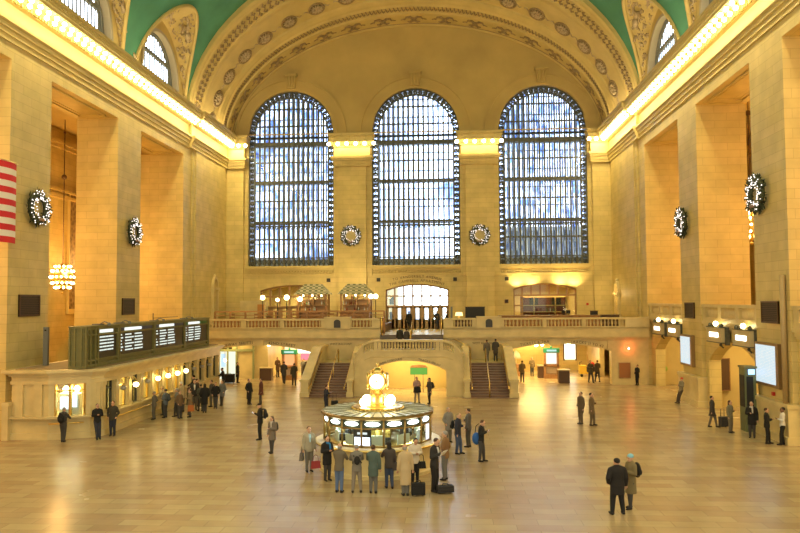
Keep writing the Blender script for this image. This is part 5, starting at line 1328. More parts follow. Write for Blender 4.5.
def fuse(mb, name, voxel=.02, it=4):
    me = mb.mesh('raw'); o = bpy.data.objects.new('raw', me); COL.objects.link(o)
    r = o.modifiers.new('r', 'REMESH'); r.mode = 'VOXEL'; r.voxel_size = voxel; r.use_smooth_shade = True
    s_ = o.modifiers.new('s', 'SMOOTH'); s_.iterations = it; s_.factor = .5
    dg = bpy.context.evaluated_depsgraph_get(); dg.update()
    out = bpy.data.meshes.new_from_object(o.evaluated_get(dg)); out.name = name
    bpy.data.objects.remove(o); bpy.data.meshes.remove(me)
    return out
ARMS = {'down': ((.135, .012, .645), (.142, -.03, .505)), 'phone': ((.130, .0, .655), (.06, -.145, .735)), 'fold': ((.135, -.01, .66), (.03, -.125, .685)),
        'pocket': ((.155, .035, .655), (.118, -.04, .555)), 'rest': ((.13, -.10, .69), (.085, -.215, .665)), 'bag': ((.14, .0, .645), (.15, -.01, .50)), 'up': ((.12, -.09, .72), (.05, -.12, .85)), 'back': ((.14, .06, .66), (.10, .1, .55))}
LEGS = {'stand': ((.052, 0, 0), (.052, 0, 0)), 'apart': ((.085, 0, 0), (.085, 0, 0)), 'stride': ((.05, -.12, 0), (.05, .10, 0)), 'easy': ((.045, -.06, 0), (.06, .02, 0)), 'lean': ((.05, -.14, 0), (.03, -.17, 0)), 'close': ((.038, -.01, 0), (.038, .02, 0))}
POSES = {}
def pose_mats(lean, nod, turn):
    hip = Matrix.Translation(Vector((0, 0, .52))*HB)
    U = hip @ Matrix.Rotation(math.radians(lean), 4, 'X') @ hip.inverted()
    nk = Matrix.Translation(Vector((0, .0, .855))*HB)
    H = U @ nk @ Matrix.Rotation(math.radians(turn), 4, 'Z') @ Matrix.Rotation(math.radians(nod), 4, 'X') @ nk.inverted()
    return U, H
TORSO = [(0, .0, .47, .088, .062), (0, .0, .52, .093, .066), (0, .0, .58, .083, .058), (0, -.002, .64, .083, .056), (0, -.002, .72, .096, .064), (0, 0, .775, .102, .062), (0, .004, .815, .088, .05), (0, .006, .838, .05, .042)]
def torso(mb, d, U, bot=.47, slim=1.):
    loft(mb, [(x, y, max(z, bot), rx*slim+d, ry*slim+d) for x, y, z, rx, ry in TORSO if z >= bot-.001], 16, U)
    for s in (-1, 1): cap_(mb, (s*.09, .004, .797), .036*slim+d, (s*.03, .006, .825), .034*slim+d, U)
def arms(mb, d, U, al, ar, short=0):
    for s, nm in ((1, al), (-1, ar)):
        e, w = ARMS[nm]; sh = Vector((s*.104, .006, .795)); e = Vector((s*e[0], e[1], e[2])); w = Vector((s*w[0], w[1], w[2]))
        if short: w = e+(w-e)*(1-short)
        cap_(mb, sh, .030+d, e, .023+d, U); cap_(mb, e, .023+d, w, .016+d, U)
def legs(mb, d, lg, to=.045):
    for s, (x, y, z) in zip((1, -1), LEGS[lg]):
        hip = Vector((s*.048, .0, .50)); ank = Vector((s*x, y, .045)); kn = (hip+ank)/2; kn.y -= .018; kn.z = .285
        if to > .045: ank = kn+(ank-kn)*((.285-to)/.24)
        cap_(mb, hip, .050+d, kn, .034+d); cap_(mb, kn, .034+d, ank, .022+d)
def hand(mb, w, e, s, U, grip):
    w = Vector(w); d = (w-Vector(e)).normalized(); side = Vector((-s, 0, 0)); side = (side-d*side.dot(d)).normalized(); nrm = d.cross(side).normalized()
    T = lambda p: (U @ (p*HB))
    c = w+d*.026
    fl = [w+side*o*.9+d*.002 for o in (-.014, -.005, .005, .014)]
    mb.ball(T(c), .019*HB, 8, 6, .75, .75, 1.15)
    for o, L in ((-.0135, .036), (-.0045, .042), (.0045, .039), (.0135, .031)):
        b = c+d*.014+side*o; p1 = b+d*L*.5-nrm*.004; p2 = p1+(d*(.8-grip)-nrm*(.35+grip))*L*.5
        mb.tube([T(b), T(p1), T(p2)], [.0052*HB, .0048*HB, .0036*HB], 6)
    b = c-side*.016*-1*-1; t1 = b+side*-.012+d*.012; t2 = t1+d*.018-nrm*.008
    mb.tube([T(b), T(t1), T(t2)], [.0062*HB, .0055*HB, .004*HB], 6)
def head(mb, H):
    loft(mb, [(0, .004, .84, .033, .035), (0, .0, .868, .031, .036)], 12, H)
    loft(mb, [(0, -.022, .866, .018, .024), (0, -.018, .876, .030, .036), (0, -.008, .893, .039, .050), (0, -.002, .918, .0435, .057), (0, .002, .942, .0455, .060), (0, .004, .966, .042, .056), (0, .006, .985, .030, .042), (0, .006, .997, .012, .018)], 18, H)
    loft(mb, [(0, -.060, .908, .010, .012), (0, -.061, .914, .008, .010), (0, -.056, .930, .005, .007)], 8, H)
    for s in (-1, 1): mb.ball(H @ (Vector((s*.047, .006, .925))*HB), .013*HB, 8, 6, .45, .8, 1.3)
def pose(lg, al, ar, lean=0, nod=0, turn=0):
    key = (lg, al, ar, lean, nod, turn)
    if key in POSES: return POSES[key]
    U, H = pose_mats(lean, nod, turn); P = {'U': U, 'H': H, 'key': key}
    m = MB(); torso(m, 0, U, .47, .95); arms(m, -.002, U, al, ar); legs(m, -.003, lg); head(m, H)
    cap_(m, (0, .006, .82), .033, (0, 0, .87), .032, H)
    for s, (x, y, z) in zip((1, -1), LEGS[lg]): cap_(m, (s*x, y+.012, .022), .02, (s*x*1.1, y-.075, .014), .013)
    me = fuse(m, 'body', .017, 2)
    hm = MB()
    for s, nm in ((1, al), (-1, ar)):
        e, w = ARMS[nm]; hand(hm, (s*w[0], w[1], w[2]), (s*e[0], e[1], e[2]), s, U, .5 if nm in ('phone', 'bag', 'up') else .15)
    hme = hm.mesh('h'); bm = bmesh.new(); bm.from_mesh(me); bm.from_mesh(hme)
    for f in bm.faces: f.smooth = True
    bm.to_mesh(me); bm.free(); bpy.data.meshes.remove(hme)
    P['body'] = me
    POSES[key] = P
    return P
def garment(P, kind):
    if kind in P: return P[kind]
    lg, al, ar = P['key'][:3]; U = P['U']; H = P['H']; m = MB(); nm = kind; v = .02; it = 3
    if kind == 'trousers': legs(m, .011, lg, .05); loft(m, [(0, 0, .44, .088, .064), (0, 0, .50, .098, .072), (0, 0, .55, .093, .068)], 14)
    elif kind == 'shoes':
        for s, (x, y, z) in zip((1, -1), LEGS[lg]): cap_(m, (s*x, y+.014, .027), .0275, (s*x*1.12, y-.085, .019), .019); cap_(m, (s*x, y+.005, .045), .027, (s*x, y+.005, .055), .026)
        v = .012; it = 1
    elif kind == 'jacket': torso(m, .014, U, .47); arms(m, .012, U, al, ar, .06); loft(m, [(0, 0, .445, .103, .078), (0, 0, .52, .107, .08)], 16, U); cap_(m, (0, .008, .83), .046, (0, .006, .848), .042, U)
    elif kind == 'shirt': torso(m, .008, U, .47); arms(m, .006, U, al, ar, .1); cap_(m, (0, .008, .83), .04, (0, .004, .85), .037, U)
    elif kind.startswith('coat'):
        z0 = {'coat': .36, 'coat_long': .22, 'coat_knee': .29}[kind]
        torso(m, .018, U, .47); arms(m, .016, U, al, ar, .05); cap_(m, (0, .008, .83), .05, (0, .006, .852), .046, U)
        q = [Vector((0, 0, .52))*HB, Vector((0, 0, .52))*HB]
        sp = max(abs(LEGS[lg][0][1]), abs(LEGS[lg][1][1])); my = (LEGS[lg][0][1]+LEGS[lg][1][1])/2
        loft(m, [(0, my*.5, z0, .112, .085+sp*.35), (0, my*.3, (z0+.5)/2, .108, .083+sp*.15), (0, 0, .5, .106, .081), (0, 0, .54, .104, .078)], 18)
    elif kind == 'skirt': loft(m, [(0, 0, .33, .095, .08), (0, 0, .45, .10, .078), (0, 0, .55, .09, .066)], 16)
    elif kind == 'hair_short': m.ball(H @ (Vector((0, .0155, .951))*HB), .0525*HB, 14, 9, .93, 1.08, 1.0, H.to_3x3().to_4x4()); v = .012
    elif kind == 'hair_long': m.ball(H @ (Vector((0, .017, .949))*HB), .055*HB, 14, 9, .95, 1.1, 1.02, H.to_3x3().to_4x4()); loft(m, [(0, .035, .82, .035, .018), (0, .035, .87, .05, .03), (0, .028, .94, .05, .04)], 12, H); v = .014
    elif kind == 'hair_rim': loft(m, [(0, .03, .885, .03, .03), (0, .018, .92, .0475, .047), (0, .018, .945, .048, .048)], 14, H); v = .012
    elif kind == 'beanie': m.ball(H @ (Vector((0, .006, .962))*HB), .057*HB, 14, 9, .95, 1.1, .85, H.to_3x3().to_4x4()); v = .014
    elif kind == 'cap': m.ball(H @ (Vector((0, .008, .962))*HB), .0545*HB, 14, 9, .95, 1.1, .8, H.to_3x3().to_4x4()); cap_(m, (-.02, -.06, .958), .008, (.02, -.06, .958), .008, H); cap_(m, (-.015, -.085, .953), .007, (.015, -.085, .953), .007, H); cap_(m, (0, -.05, .958), .012, (0, -.085, .954), .008, H); v = .011
    elif kind == 'scarf': loft(m, [(0, 0, .815, .058, .056), (0, -.004, .84, .062, .062), (0, -.002, .868, .05, .054)], 14, U); cap_(m, (.03, -.075, .82), .022, (.035, -.085, .70), .02, U); v = .014
    elif kind == 'shirt_front': loft(m, [(0, -.066, .66, .018, .022), (0, -.070, .76, .03, .022), (0, -.045, .835, .03, .02)], 10, U); v = .012
    P[kind] = fuse(m, nm, v, it)
    return P[kind]
def cmat(c): 
    return mat('cloth_%02x%02x%02x' % tuple(int(255*max(0, min(1, x))) for x in c), c, .85)
SKIN = mat('skin', (.52, .30, .19), .55); SKIN2 = mat('skin_dark', (.20, .10, .055), .55)
HAIRC = {'black': (.012, .01, .008), 'brown': (.06, .03, .015), 'grey': (.25, .24, .22), 'white': (.55, .53, .48), 'blond': (.3, .2, .09)}
EYE = {}
def person(x, y, H, rz, label, P, wear, hair=('hair_short', 'brown'), skin=SKIN, z=0., group=None):
    e = empty('person', (x, y, z), label, 'person', group, math.radians(rz)); k = H/HB; e.scale = (k, k, k)
    def put(nm, me, m_, par=e):
        o = bpy.data.objects.new(nm, me); COL.objects.link(o)
        if not me.materials: me.materials.append(m_)
        o.material_slots[0].link = 'OBJECT'; o.material_slots[0].material = m_; o.parent = par; return o
    b = put('body', P['body'], skin)
    if 'eye' not in P:
        for q, s in enumerate((-1, 1)):
            mb = MB(); mb.ball(P['H'] @ (Vector((s*.019, -.0535, .937))*HB), .0075*HB, 8, 5); P['eye%d' % q] = mb.mesh('eye')
        mb = MB(); mb.tube([P['H'] @ (Vector((a, -.0575+abs(a)*.3, .889))*HB) for a in (-.014, 0, .014)], .0035*HB, 5); P['lips'] = mb.mesh('lips'); P['eye'] = 1
    for q in (0, 1): put('eye', P['eye%d' % q], BLACK, b)
    put('lips', P['lips'], mat('lips', (.35, .13, .10), .5), b)
    for kd, c in wear: put(kd.replace('coat_long', 'coat').replace('coat_knee', 'coat'), garment(P, kd), cmat(c))
    put('shoes', garment(P, 'shoes'), cmat((.015, .012, .01)))
    if hair: put('hair', garment(P, hair[0]), cmat(HAIRC[hair[1]]))
    return e
def at_person(e, p):       # a point given in the person's own units of height -> world
    k = e.scale[0]*HB; v = Matrix.Rotation(e.rotation_euler[2], 4, 'Z') @ (Vector(p)*k); return (e.location[0]+v.x, e.location[1]+v.y, e.location[2]+v.z)
def backpack(e, c, label, s=1., mode='back'):
    m = MB(); o = empty('backpack', at_person(e, (0, .135, .70)), label, 'backpack', None, e.rotation_euler[2])
    m.ball((0, 0, 0), .2*s, 14, 10, .85, .48, 1.2); m.ball((0, .09*s, -.07), .12*s, 10, 8, .95, .5, .9); m.build('pack', cmat(c), o)
    m = MB()
    for d in (-.11, .11): m.tube([(d, -.03, .22*s), (d, -.16, .22*s), (d, -.31, .15*s), (d, -.3, -.05), (d*1.4, -.06, -.16*s)], .02, 6)
    m.build('strap', cmat((.02, .02, .02)), o)
    return o
def handbag(loc, c, label, w=.36, h=.26, d=.14, rz=0, drop=.22, cat='bag', name='handbag'):
    o = empty(name, loc, label, cat, None, math.radians(rz)); m = MB()
    m.add([(-w/2, -d/2, -h-drop), (w/2, -d/2, -h-drop), (w/2, d/2, -h-drop), (-w/2, d/2, -h-drop), (-w*.42, -d*.3, -drop), (w*.42, -d*.3, -drop), (w*.42, d*.3, -drop), (-w*.42, d*.3, -drop)], [(0,3,2,1),(4,5,6,7),(0,1,5,4),(1,2,6,5),(2,3,7,6),(3,0,4,7)])
    m.build('body', cmat(c), o)
    m = MB(); m.tube([(-w*.3, 0, -drop-.02), (-w*.22, 0, -.05), (0, 0, .0), (w*.22, 0, -.05), (w*.3, 0, -drop-.02)], .012, 6); m.build('handle', cmat([v*.6 for v in c]), o)
    return o
def suitcase(x, y, c, label, w=.42, h=.6, d=.24, rz=0, pull=True):
    o = empty('suitcase', (x, y, 0), label, 'suitcase', None, math.radians(rz)); m = MB(); m.box(-w/2, w/2, -d/2, d/2, .06, h); m.box(-w*.4, w*.4, -d/2-.03, -d/2, .12, h*.7); m.build('shell', cmat(c), o)
    m = MB()
    if pull: m.tube([(-w*.25, d*.3, h), (-w*.25, d*.3, h+.38), (w*.25, d*.3, h+.38), (w*.25, d*.3, h)], .014, 6)
    else: m.tube([(-w*.2, 0, h), (-w*.15, 0, h+.07), (w*.15, 0, h+.07), (w*.2, 0, h)], .016, 6)
    m.build('handle', BLACK, o)
    for sx in (-1, 1):
        m = MB(); m.lathe([(.045, -.02), (.045, .02)], 0, 0, 10, Matrix.Translation((sx*w*.4, d*.3, .045)) @ Matrix.Rotation(PI/2, 4, 'Y')); m.build('wheel', BLACK, o)
    return o
def phone(e, p, label='small lit phone held by the man'):
    o = empty('phone', at_person(e, p), label, 'phone', None, e.rotation_euler[2]); m = MB(); m.box(-.035, .035, -.006, .006, -.07, .07, Matrix.Rotation(.8, 4, 'X')); m.build('case', BLACK, o); m = MB(); m.box(-.03, .03, .0065, .008, -.06, .06, Matrix.Rotation(.8, 4, 'X')); m.build('screen', glow('phone_screen', (.7, .85, 1), 2.5), o)
BK = (.007, .0065, .006); DK = (.02, .018, .017); NAVY = (.018, .022, .04); JEAN = (.05, .075, .15); OLV = (.075, .065, .035); GRY = (.13, .125, .11); BRN = (.10, .055, .03); TAN = (.26, .18, .09); BEI = (.42, .33, .19); CHAR = (.045, .042, .04)

# --- in front of the booth
p = person(5.13, 22.62, 1.70, 190, 'person in a black coat seen from behind, right foreground', pose('apart', 'pocket', 'down', 0, 8), [('trousers', BK), ('coat', (.009, .007, .006))], ('hair_short', 'black'))
p.scale = (p.scale[0]*1.2, p.scale[1]*1.2, p.scale[2])
p = person(5.70, 23.25, 1.69, 292, 'person in a pale blue knit cap and long olive coat facing the black coated one', pose('easy', 'fold', 'fold', 0, 5), [('trousers', CHAR), ('coat_knee', (.16, .125, .055))], None); 
o = bpy.data.objects.new('knit_cap', garment(pose('easy', 'fold', 'fold', 0, 5), 'beanie')); COL.objects.link(o); o.data.materials.append(cmat((.22, .48, .60))); o.parent = p
backpack(p, BK, 'black backpack worn by the person in the pale blue cap', 1.0)
p = person(-1.45, 24.45, 1.70, 200, 'bald person in a long beige trench coat with their back turned, by the booth', pose('close', 'down', 'bag', 4, 10), [('trousers', GRY), ('coat_long', (.44, .34, .19))], ('hair_rim', 'grey'))
suitcase(-1.02, 24.42, BK, 'black square case on the floor beside the trench coat', .46, .44, .22, 8, False)
p = person(-1.20, 26.0, 1.66, 20, 'black haired person in a white jacket reading beside the trench coat', pose('stand', 'fold', 'fold', 6, 22), [('trousers', BK), ('jacket', (.62, .56, .45))], ('hair_short', 'black'))
handbag(at_person(p, (.15, .02, .62)), BK, 'black shoulder bag of the person in the white jacket', .34, .24, .12, 20, .26)
p = person(-.48, 24.96, 1.84, 62, 'tall person in a dark suit reading papers, right of the booth', pose('close', 'phone', 'phone', 3, 20), [('trousers', BK), ('jacket', DK), ('shirt_front', (.5, .5, .5))], ('hair_short', 'brown'))
m = MB(); m.box(-.15, .15, -.01, .01, -.1, .1, Matrix.Rotation(.7, 4, 'X')); o = m.build('newspaper', mat('paper', (.6, .58, .52), .7)); o.location = at_person(p, (0, -.2, .74)); o.rotation_euler = (0, 0, p.rotation_euler[2]); tag(o, 'folded white papers in the hands of the tall dark suit', 'paper')
suitcase(-.12, 24.8, DK, 'low dark bag on the floor at the feet of the tall dark suit', .55, .26, .3, 15, False)
p = person(-.12, 26.6, 1.78, 250, 'person in a brown jacket facing the tall dark suit', pose('stand', 'fold', 'pocket', 0, 5), [('trousers', GRY), ('jacket', (.20, .11, .045))], ('hair_short', 'grey'))
p = person(.41, 31.08, 1.75, 70, 'person in a navy jacket and jeans talking with the grey suit', pose('easy', 'fold', 'down', 2, 8), [('trousers', JEAN), ('jacket', NAVY)], ('hair_short', 'blond'))
backpack(p, BK, 'dark backpack on the navy jacket', .8)
p = person(.90, 32.5, 1.72, 250, 'person in a grey suit talking with the navy jacket', pose('close', 'down', 'fold', 0, 6), [('trousers', CHAR), ('jacket', (.085, .08, .075)), ('shirt_front', (.45, .45, .45))], ('hair_short', 'brown'))
p = person(.02, 33.6, 1.60, 30, 'person in pale grey standing behind the navy jacket', pose('stand', 'down', 'pocket'), [('trousers', GRY), ('coat', (.20, .19, .17))], ('hair_short', 'grey'))
p = person(1.32, 29.68, 1.68, 72, 'person in a black jacket looking at a phone, with a blue bag', pose('easy', 'phone', 'phone', 4, 16), [('trousers', CHAR), ('jacket', BK)], ('hair_short', 'brown'))
phone(p, (0, -.205, .755), 'lit phone in the hands of the black jacket with the blue bag')
o = empty('shoulder_bag', at_person(p, (-.03, .10, .55)), 'bright blue bag hanging behind the black jacket', 'bag'); m = MB(); m.ball((0, 0, 0), .23, 12, 8, .8, .6, 1.1); m.build('bag', cmat((.02, .09, .30)), o); m = MB(); m.tube([(-.06, 0, .2), (-.02, -.05, .5), (.1, -.1, .62)], .018, 6); m.build('strap', cmat(BK), o)
p = person(-4.42, 26.35, 1.62, 40, 'person in a black coat and blue scarf, left of the booth front', pose('stand', 'fold', 'fold', 0, 5), [('trousers', CHAR), ('coat', BK), ('scarf', (.02, .16, .38))], ('hair_short', 'black'))
handbag((-4.82, 26.25, .95), (.25, .03, .03), 'red handbag hanging from the arm of the black coat with the blue scarf', .36, .26, .14, 20, .22)
p = person(-3.74, 24.75, 1.66, 165, 'person in a grey brown jacket and blue jeans leaning at the booth counter', pose('stand', 'rest', 'rest', 6, 0), [('trousers', (.09, .14, .26)), ('jacket', (.12, .10, .07))], ('hair_rim', 'grey'))
p = person(-3.13, 24.75, 1.62, 190, 'person in grey clothes with a small black pack at the booth counter', pose('apart', 'rest', 'rest', 6, 8), [('trousers', (.22, .19, .15)), ('jacket', (.17, .155, .13))], ('hair_short', 'grey'))
backpack(p, BK, 'small black backpack on the grey clothed person at the booth', .62)
p = person(-2.56, 24.70, 1.63, 178, 'person in dull teal at the middle of the booth counter', pose('stand', 'rest', 'down', 3, 0), [('trousers', (.12, .12, .11)), ('coat', (.065, .10, .09))], ('hair_short', 'brown'))
p = person(-2.06, 25.3, 1.62, 200, 'person in a dark jacket and jeans with a shoulder bag at the booth counter', pose('easy', 'rest', 'down', 3, 5), [('trousers', JEAN), ('jacket', (.06, .05, .045))], ('hair_long', 'black'))
handbag(at_person(p, (-.16, .03, .68)), (.06, .05, .045), 'dark shoulder bag on the jacket and jeans at the booth', .34, .26, .14, 20, .2)
p = person(-5.35, 27.7, 1.72, 30, 'person in a pale jacket and light blue shirt at the left end of the booth', pose('stand', 'down', 'down', 0, 0), [('trousers', (.16, .145, .115)), ('jacket', (.34, .30, .21)), ('shirt_front', (.35, .52, .6))], ('hair_short', 'brown'))
handbag(at_person(p, (-.17, .0, .56)), (.12, .10, .08), 'grey bag hanging beside the pale jacket left of the booth', .3, .3, .16, 90, .2)
# --- left part of the floor
p = person(-8.87, 33.84, 1.74, 285, 'person in black with a cap and backpack looking at a phone', pose('close', 'phone', 'down', 0, 14), [('trousers', BK), ('jacket', BK)], None)
o = bpy.data.objects.new('cap', garment(pose('close', 'phone', 'down', 0, 14), 'cap')); COL.objects.link(o); o.data.materials.append(cmat(BK)); o.parent = p
backpack(p, (.02, .018, .016), 'black backpack worn by the person in the black cap', 1.0)
phone(p, (.055, -.20, .75), 'phone in the hand of the person in the black cap')
p = person(-7.58, 30.99, 1.58, 330, 'person in a grey coat with a pale scarf and dark bag, left of the booth', pose('easy', 'fold', 'down', 2, 10), [('trousers', CHAR), ('coat', (.15, .12, .09)), ('scarf', (.5, .45, .38))], ('hair_long', 'brown'))
backpack(p, CHAR, 'dark backpack on the grey coat with the pale scarf', .8)
p = person(-12.60, 45.35, 1.60, 60, 'person in a long black coat facing the dark red coat', pose('close', 'down', 'pocket'), [('trousers', BK), ('coat_long', BK)], ('hair_short', 'brown'))
p = person(-11.89, 45.58, 1.62, 300, 'person in a dark red coat facing the long black coat', pose('easy', 'down', 'down'), [('trousers', CHAR), ('coat', (.10, .03, .02))], ('hair_short', 'brown'))
p = person(-7.11, 42.04, 1.62, 75, 'person in a dark suit with a phone at the foot of the left stairs', pose('close', 'phone', 'phone', 2, 14), [('trousers', NAVY), ('jacket', NAVY)], ('hair_short', 'brown'))
phone(p, (0, -.205, .75), 'lit phone in the hands of the dark suit by the left stairs'); suitcase(-6.6, 42.0, BK, 'black suitcase standing beside the dark suit by the left stairs', .4, .72, .25, 10)
# --- by the ticket office
p = person(-18.05, 33.05, 1.62, 180, 'grey haired person in dark clothes with a black backpack at the end ticket window', pose('close', 'rest', 'rest', 4, 10), [('trousers', CHAR), ('jacket', CHAR)], ('hair_short', 'grey'))
backpack(p, BK, 'black backpack worn at the end ticket window', 1.0)
p = person(-16.85, 33.95, 1.66, 35, 'person in a black jacket waiting by the ticket office corner, left of two', pose('lean', 'fold', 'fold', -3, 8), [('trousers', NAVY), ('jacket', BK)], ('hair_short', 'brown'))
p = person(-16.42, 34.65, 1.70, 5, 'person in an olive black jacket waiting by the ticket office corner, right of two', pose('stand', 'pocket', 'pocket', 0, 5), [('trousers', NAVY), ('jacket', (.04, .035, .02))], ('hair_short', 'brown'))
QUEUE = [(-16.35, 39.5, 1.55, 270, 'grey haired person in a grey jacket, first in the ticket queue', 'stand', (.12, .11, .09), 'jacket', 'grey'), (-15.95, 40.1, 1.62, 255, 'person in a blue grey jacket, second in the ticket queue', 'stand', (.10, .12, .14), 'jacket', 'black'),
 (-15.45, 40.5, 1.6, 280, 'person in a faded grey jacket, third in the ticket queue', 'easy', (.16, .16, .14), 'jacket', 'grey'), (-15.75, 42.2, 1.80, 250, 'white haired person in a beige jacket in the ticket queue', 'stand', (.40, .31, .17), 'jacket', 'white'),
 (-15.05, 39.9, 1.55, 60, 'person in a brown jacket at the front of the ticket queue', 'stand', (.13, .08, .04), 'jacket', 'brown'), (-14.6, 40.3, 1.58, 300, 'person in a tan jacket carrying an orange bag', 'close', (.20, .14, .07), 'coat', 'brown'),
 (-15.3, 43.0, 1.84, 20, 'tall person in a dark suit and white shirt amid the ticket queue', 'stand', DK, 'jacket', 'black'), (-16.3, 45.9, 1.80, 270, 'person in black behind the tall dark suit in the queue', 'stand', BK, 'jacket', 'black'),
 (-14.3, 41.9, 1.72, 200, 'person in a long dark coat at the right of the ticket queue', 'close', BK, 'coat_knee', 'black'), (-14.7, 44.3, 1.66, 300, 'person in a dark grey jacket at the back of the ticket queue', 'stand', CHAR, 'jacket', 'brown'),
 (-14.2, 44.9, 1.58, 340, 'person in a short grey coat, last in the ticket queue', 'easy', GRY, 'coat', 'black'), (-15.0, 41.2, 1.58, 120, 'person in olive in the middle of the ticket queue', 'close', OLV, 'coat', 'brown'),
 (-15.7, 44.6, 1.7, 90, 'person in dark brown turned away behind the white haired one in the queue', 'stand', BRN, 'coat', 'brown'), (-14.75, 42.5, 1.62, 230, 'person in dark green grey beside the tall dark suit in the queue', 'easy', (.07, .075, .06), 'jacket', 'black'),
 (-14.2, 43.6, 1.6, 10, 'person in black facing us near the end of the ticket queue', 'close', BK, 'jacket', 'brown'),
 (-16.45, 52.3, 1.68, 270, 'person in black leaning on the far end of the ticket office sill', 'stand', BK, 'jacket', 'black'), (-16.4, 41.0, 1.66, 265, 'person in pale beige standing right at the ticket sill', 'stand', (.38, .3, .17), 'jacket', 'blond')]
for i, (x, y, h, rz, lb, lg, c, g, hr) in enumerate(QUEUE):
    al, ar, ln = (('rest', 'rest', 8) if i in (3, 7, 15, 16) else ('fold', 'down', 0) if i % 2 else ('pocket', 'pocket', 0))
    p = person(x, y, h, rz, lb, pose(lg, al, ar, ln, 5), [('trousers', CHAR if i % 3 else (.10, .09, .07)), (g, c)] + ([('shirt_front', (.6, .58, .52))] if i == 6 else []), ('hair_long' if i in (8, 11) else 'hair_short', hr), group='people queueing at the ticket windows')
    if i == 5: handbag(at_person(p, (.17, 0, .58)), (.35, .10, .02), 'orange bag carried beside the tan jacket in the queue', .36, .34, .14, 20, .2)
    if i == 1: backpack(p, (.05, .06, .07), 'blue grey backpack in the ticket queue', .8)
    if i == 9: backpack(p, BK, 'black backpack at the back of the ticket queue', .9)
# --- under the arcade and the central arch
p = person(-1.97, 46.25, 1.66, 20, 'person in a pink grey top holding a dark bag before the central arch', pose('apart', 'fold', 'fold', 0, 4), [('trousers', (.24, .21, .17)), ('jacket', (.32, .20, .18))], ('hair_short', 'brown'))
handbag(at_person(p, (-.04, -.16, .64)), BK, 'dark bag held in front of the pink grey top', .5, .34, .16, 20, .02)
p = person(-1.16, 45.9, 1.64, 300, 'person in a short skirt and dark jacket with a backpack before the central arch', pose('close', 'down', 'fold', 2, 4), [('trousers', BK), ('skirt', GRY), ('jacket', (.05, .045, .04))], ('hair_long', 'brown'))
backpack(p, CHAR, 'dark backpack on the dark jacket before the central arch', .9)
p = person(-16.84, 57.2, 1.66, 90, 'dark figure with luggage under the left end of the left arch', pose('stand', 'down', 'bag'), [('trousers', BK), ('coat_knee', BK)], ('hair_short', 'black'))
suitcase(-17.55, 57.15, BK, 'large black bag beside the dark figure under the left arch', .9, .72, .5, 0, False)
for x, y, h, rz, lb, c in ((-14.6, 61.5, 1.7, 40, 'person in dark brown under the left arch, behind the small desk', BRN), (-13.0, 56.9, 1.75, 180, 'person in charcoal walking in front of the orange map kiosk', CHAR), (-11.9, 55.6, 1.72, 200, 'person in a dark olive coat right of the orange map kiosk', (.05, .045, .03)), (-11.1, 56.3, 1.78, 160, 'person in a brown coat near the left stair wall', (.075, .05, .03)), (-11.4, 58.2, 1.65, 20, 'person in black farther back under the left arch', BK), (-12.1, 60.1, 1.7, 330, 'person in dark grey just behind the orange map kiosk', GRY),
        (5.9, 57.9, 1.72, 180, 'person in a tan coat at the left end of the right arch', (.15, .11, .055)), (11.2, 57.7, 1.75, 20, 'person in dark olive under the right arch, left of two', (.07, .058, .032)), (11.85, 58.3, 1.72, 200, 'person in brown under the right arch, right of two', (.10, .07, .035)), (7.2, 62.5, 1.62, 0, 'person in tan far back under the right arch', (.16, .12, .06))):
    person(x, y, h, rz, lb, pose('stride' if rz in (180, 200, 20) else 'stand', 'down', 'fold', 0, 3), [('trousers', CHAR), ('coat' if x < 0 else 'jacket', c)], ('hair_short', 'brown'), group='people under the arcade')
p = person(6.97, 38.71, 1.68, 300, 'person in a faded dark brown coat on the open floor, left of a pair', pose('stand', 'down', 'pocket'), [('trousers', (.13, .09, .05)), ('coat', (.10, .07, .04))], ('hair_short', 'brown'))
p = person(7.45, 38.3, 1.68, 60, 'person in a faded tan coat on the open floor, right of a pair', pose('easy', 'fold', 'down'), [('trousers', (.11, .08, .045)), ('coat', (.15, .105, .055))], ('hair_short', 'black'))
# --- on the stairs and the balcony
person(2.95, 54.6, 1.6, 180, 'grey figure at the top of the right lower stairs, left of two', pose('stand', 'down', 'down'), [('trousers', GRY), ('coat', (.14, .12, .09))], ('hair_short', 'brown'), z=1.95)
person(3.6, 54.5, 1.68, 180, 'dark grey figure at the top of the right lower stairs, right of two', pose('stand', 'down', 'fold'), [('trousers', CHAR), ('coat', (.06, .052, .042))], ('hair_short', 'black'), z=1.95)
person(-3.55, 54.0, 1.62, 180, 'dark figure on the central platform with back to us, left of two', pose('stand', 'down', 'down'), [('trousers', CHAR), ('coat', DK)], ('hair_short', 'brown'), z=2.93)
person(-3.05, 54.1, 1.5, 200, 'shorter dark figure on the central platform, right of two', pose('stand', 'down', 'down'), [('trousers', BK), ('jacket', (.05, .045, .04))], ('hair_short', 'black'), z=2.93)
person(-3.5, 66.2, 1.7, 180, 'dark figure walking out through the middle doors', pose('stride', 'down', 'down'), [('trousers', BK), ('coat', BK)], ('hair_short', 'black'), z=3.85)
person(-.95, 66.4, 1.7, 0, 'dark blue figure coming in at the right of the middle doors', pose('stride', 'down', 'fold'), [('trousers', NAVY), ('coat', NAVY)], ('hair_short', 'black'), z=3.85)
person(-.02, 63.0, 1.72, 270, 'dark figure standing at the right edge of the balcony opening', pose('stand', 'fold', 'down'), [('trousers', BK), ('jacket', BK)], ('hair_short', 'black'), z=3.85)
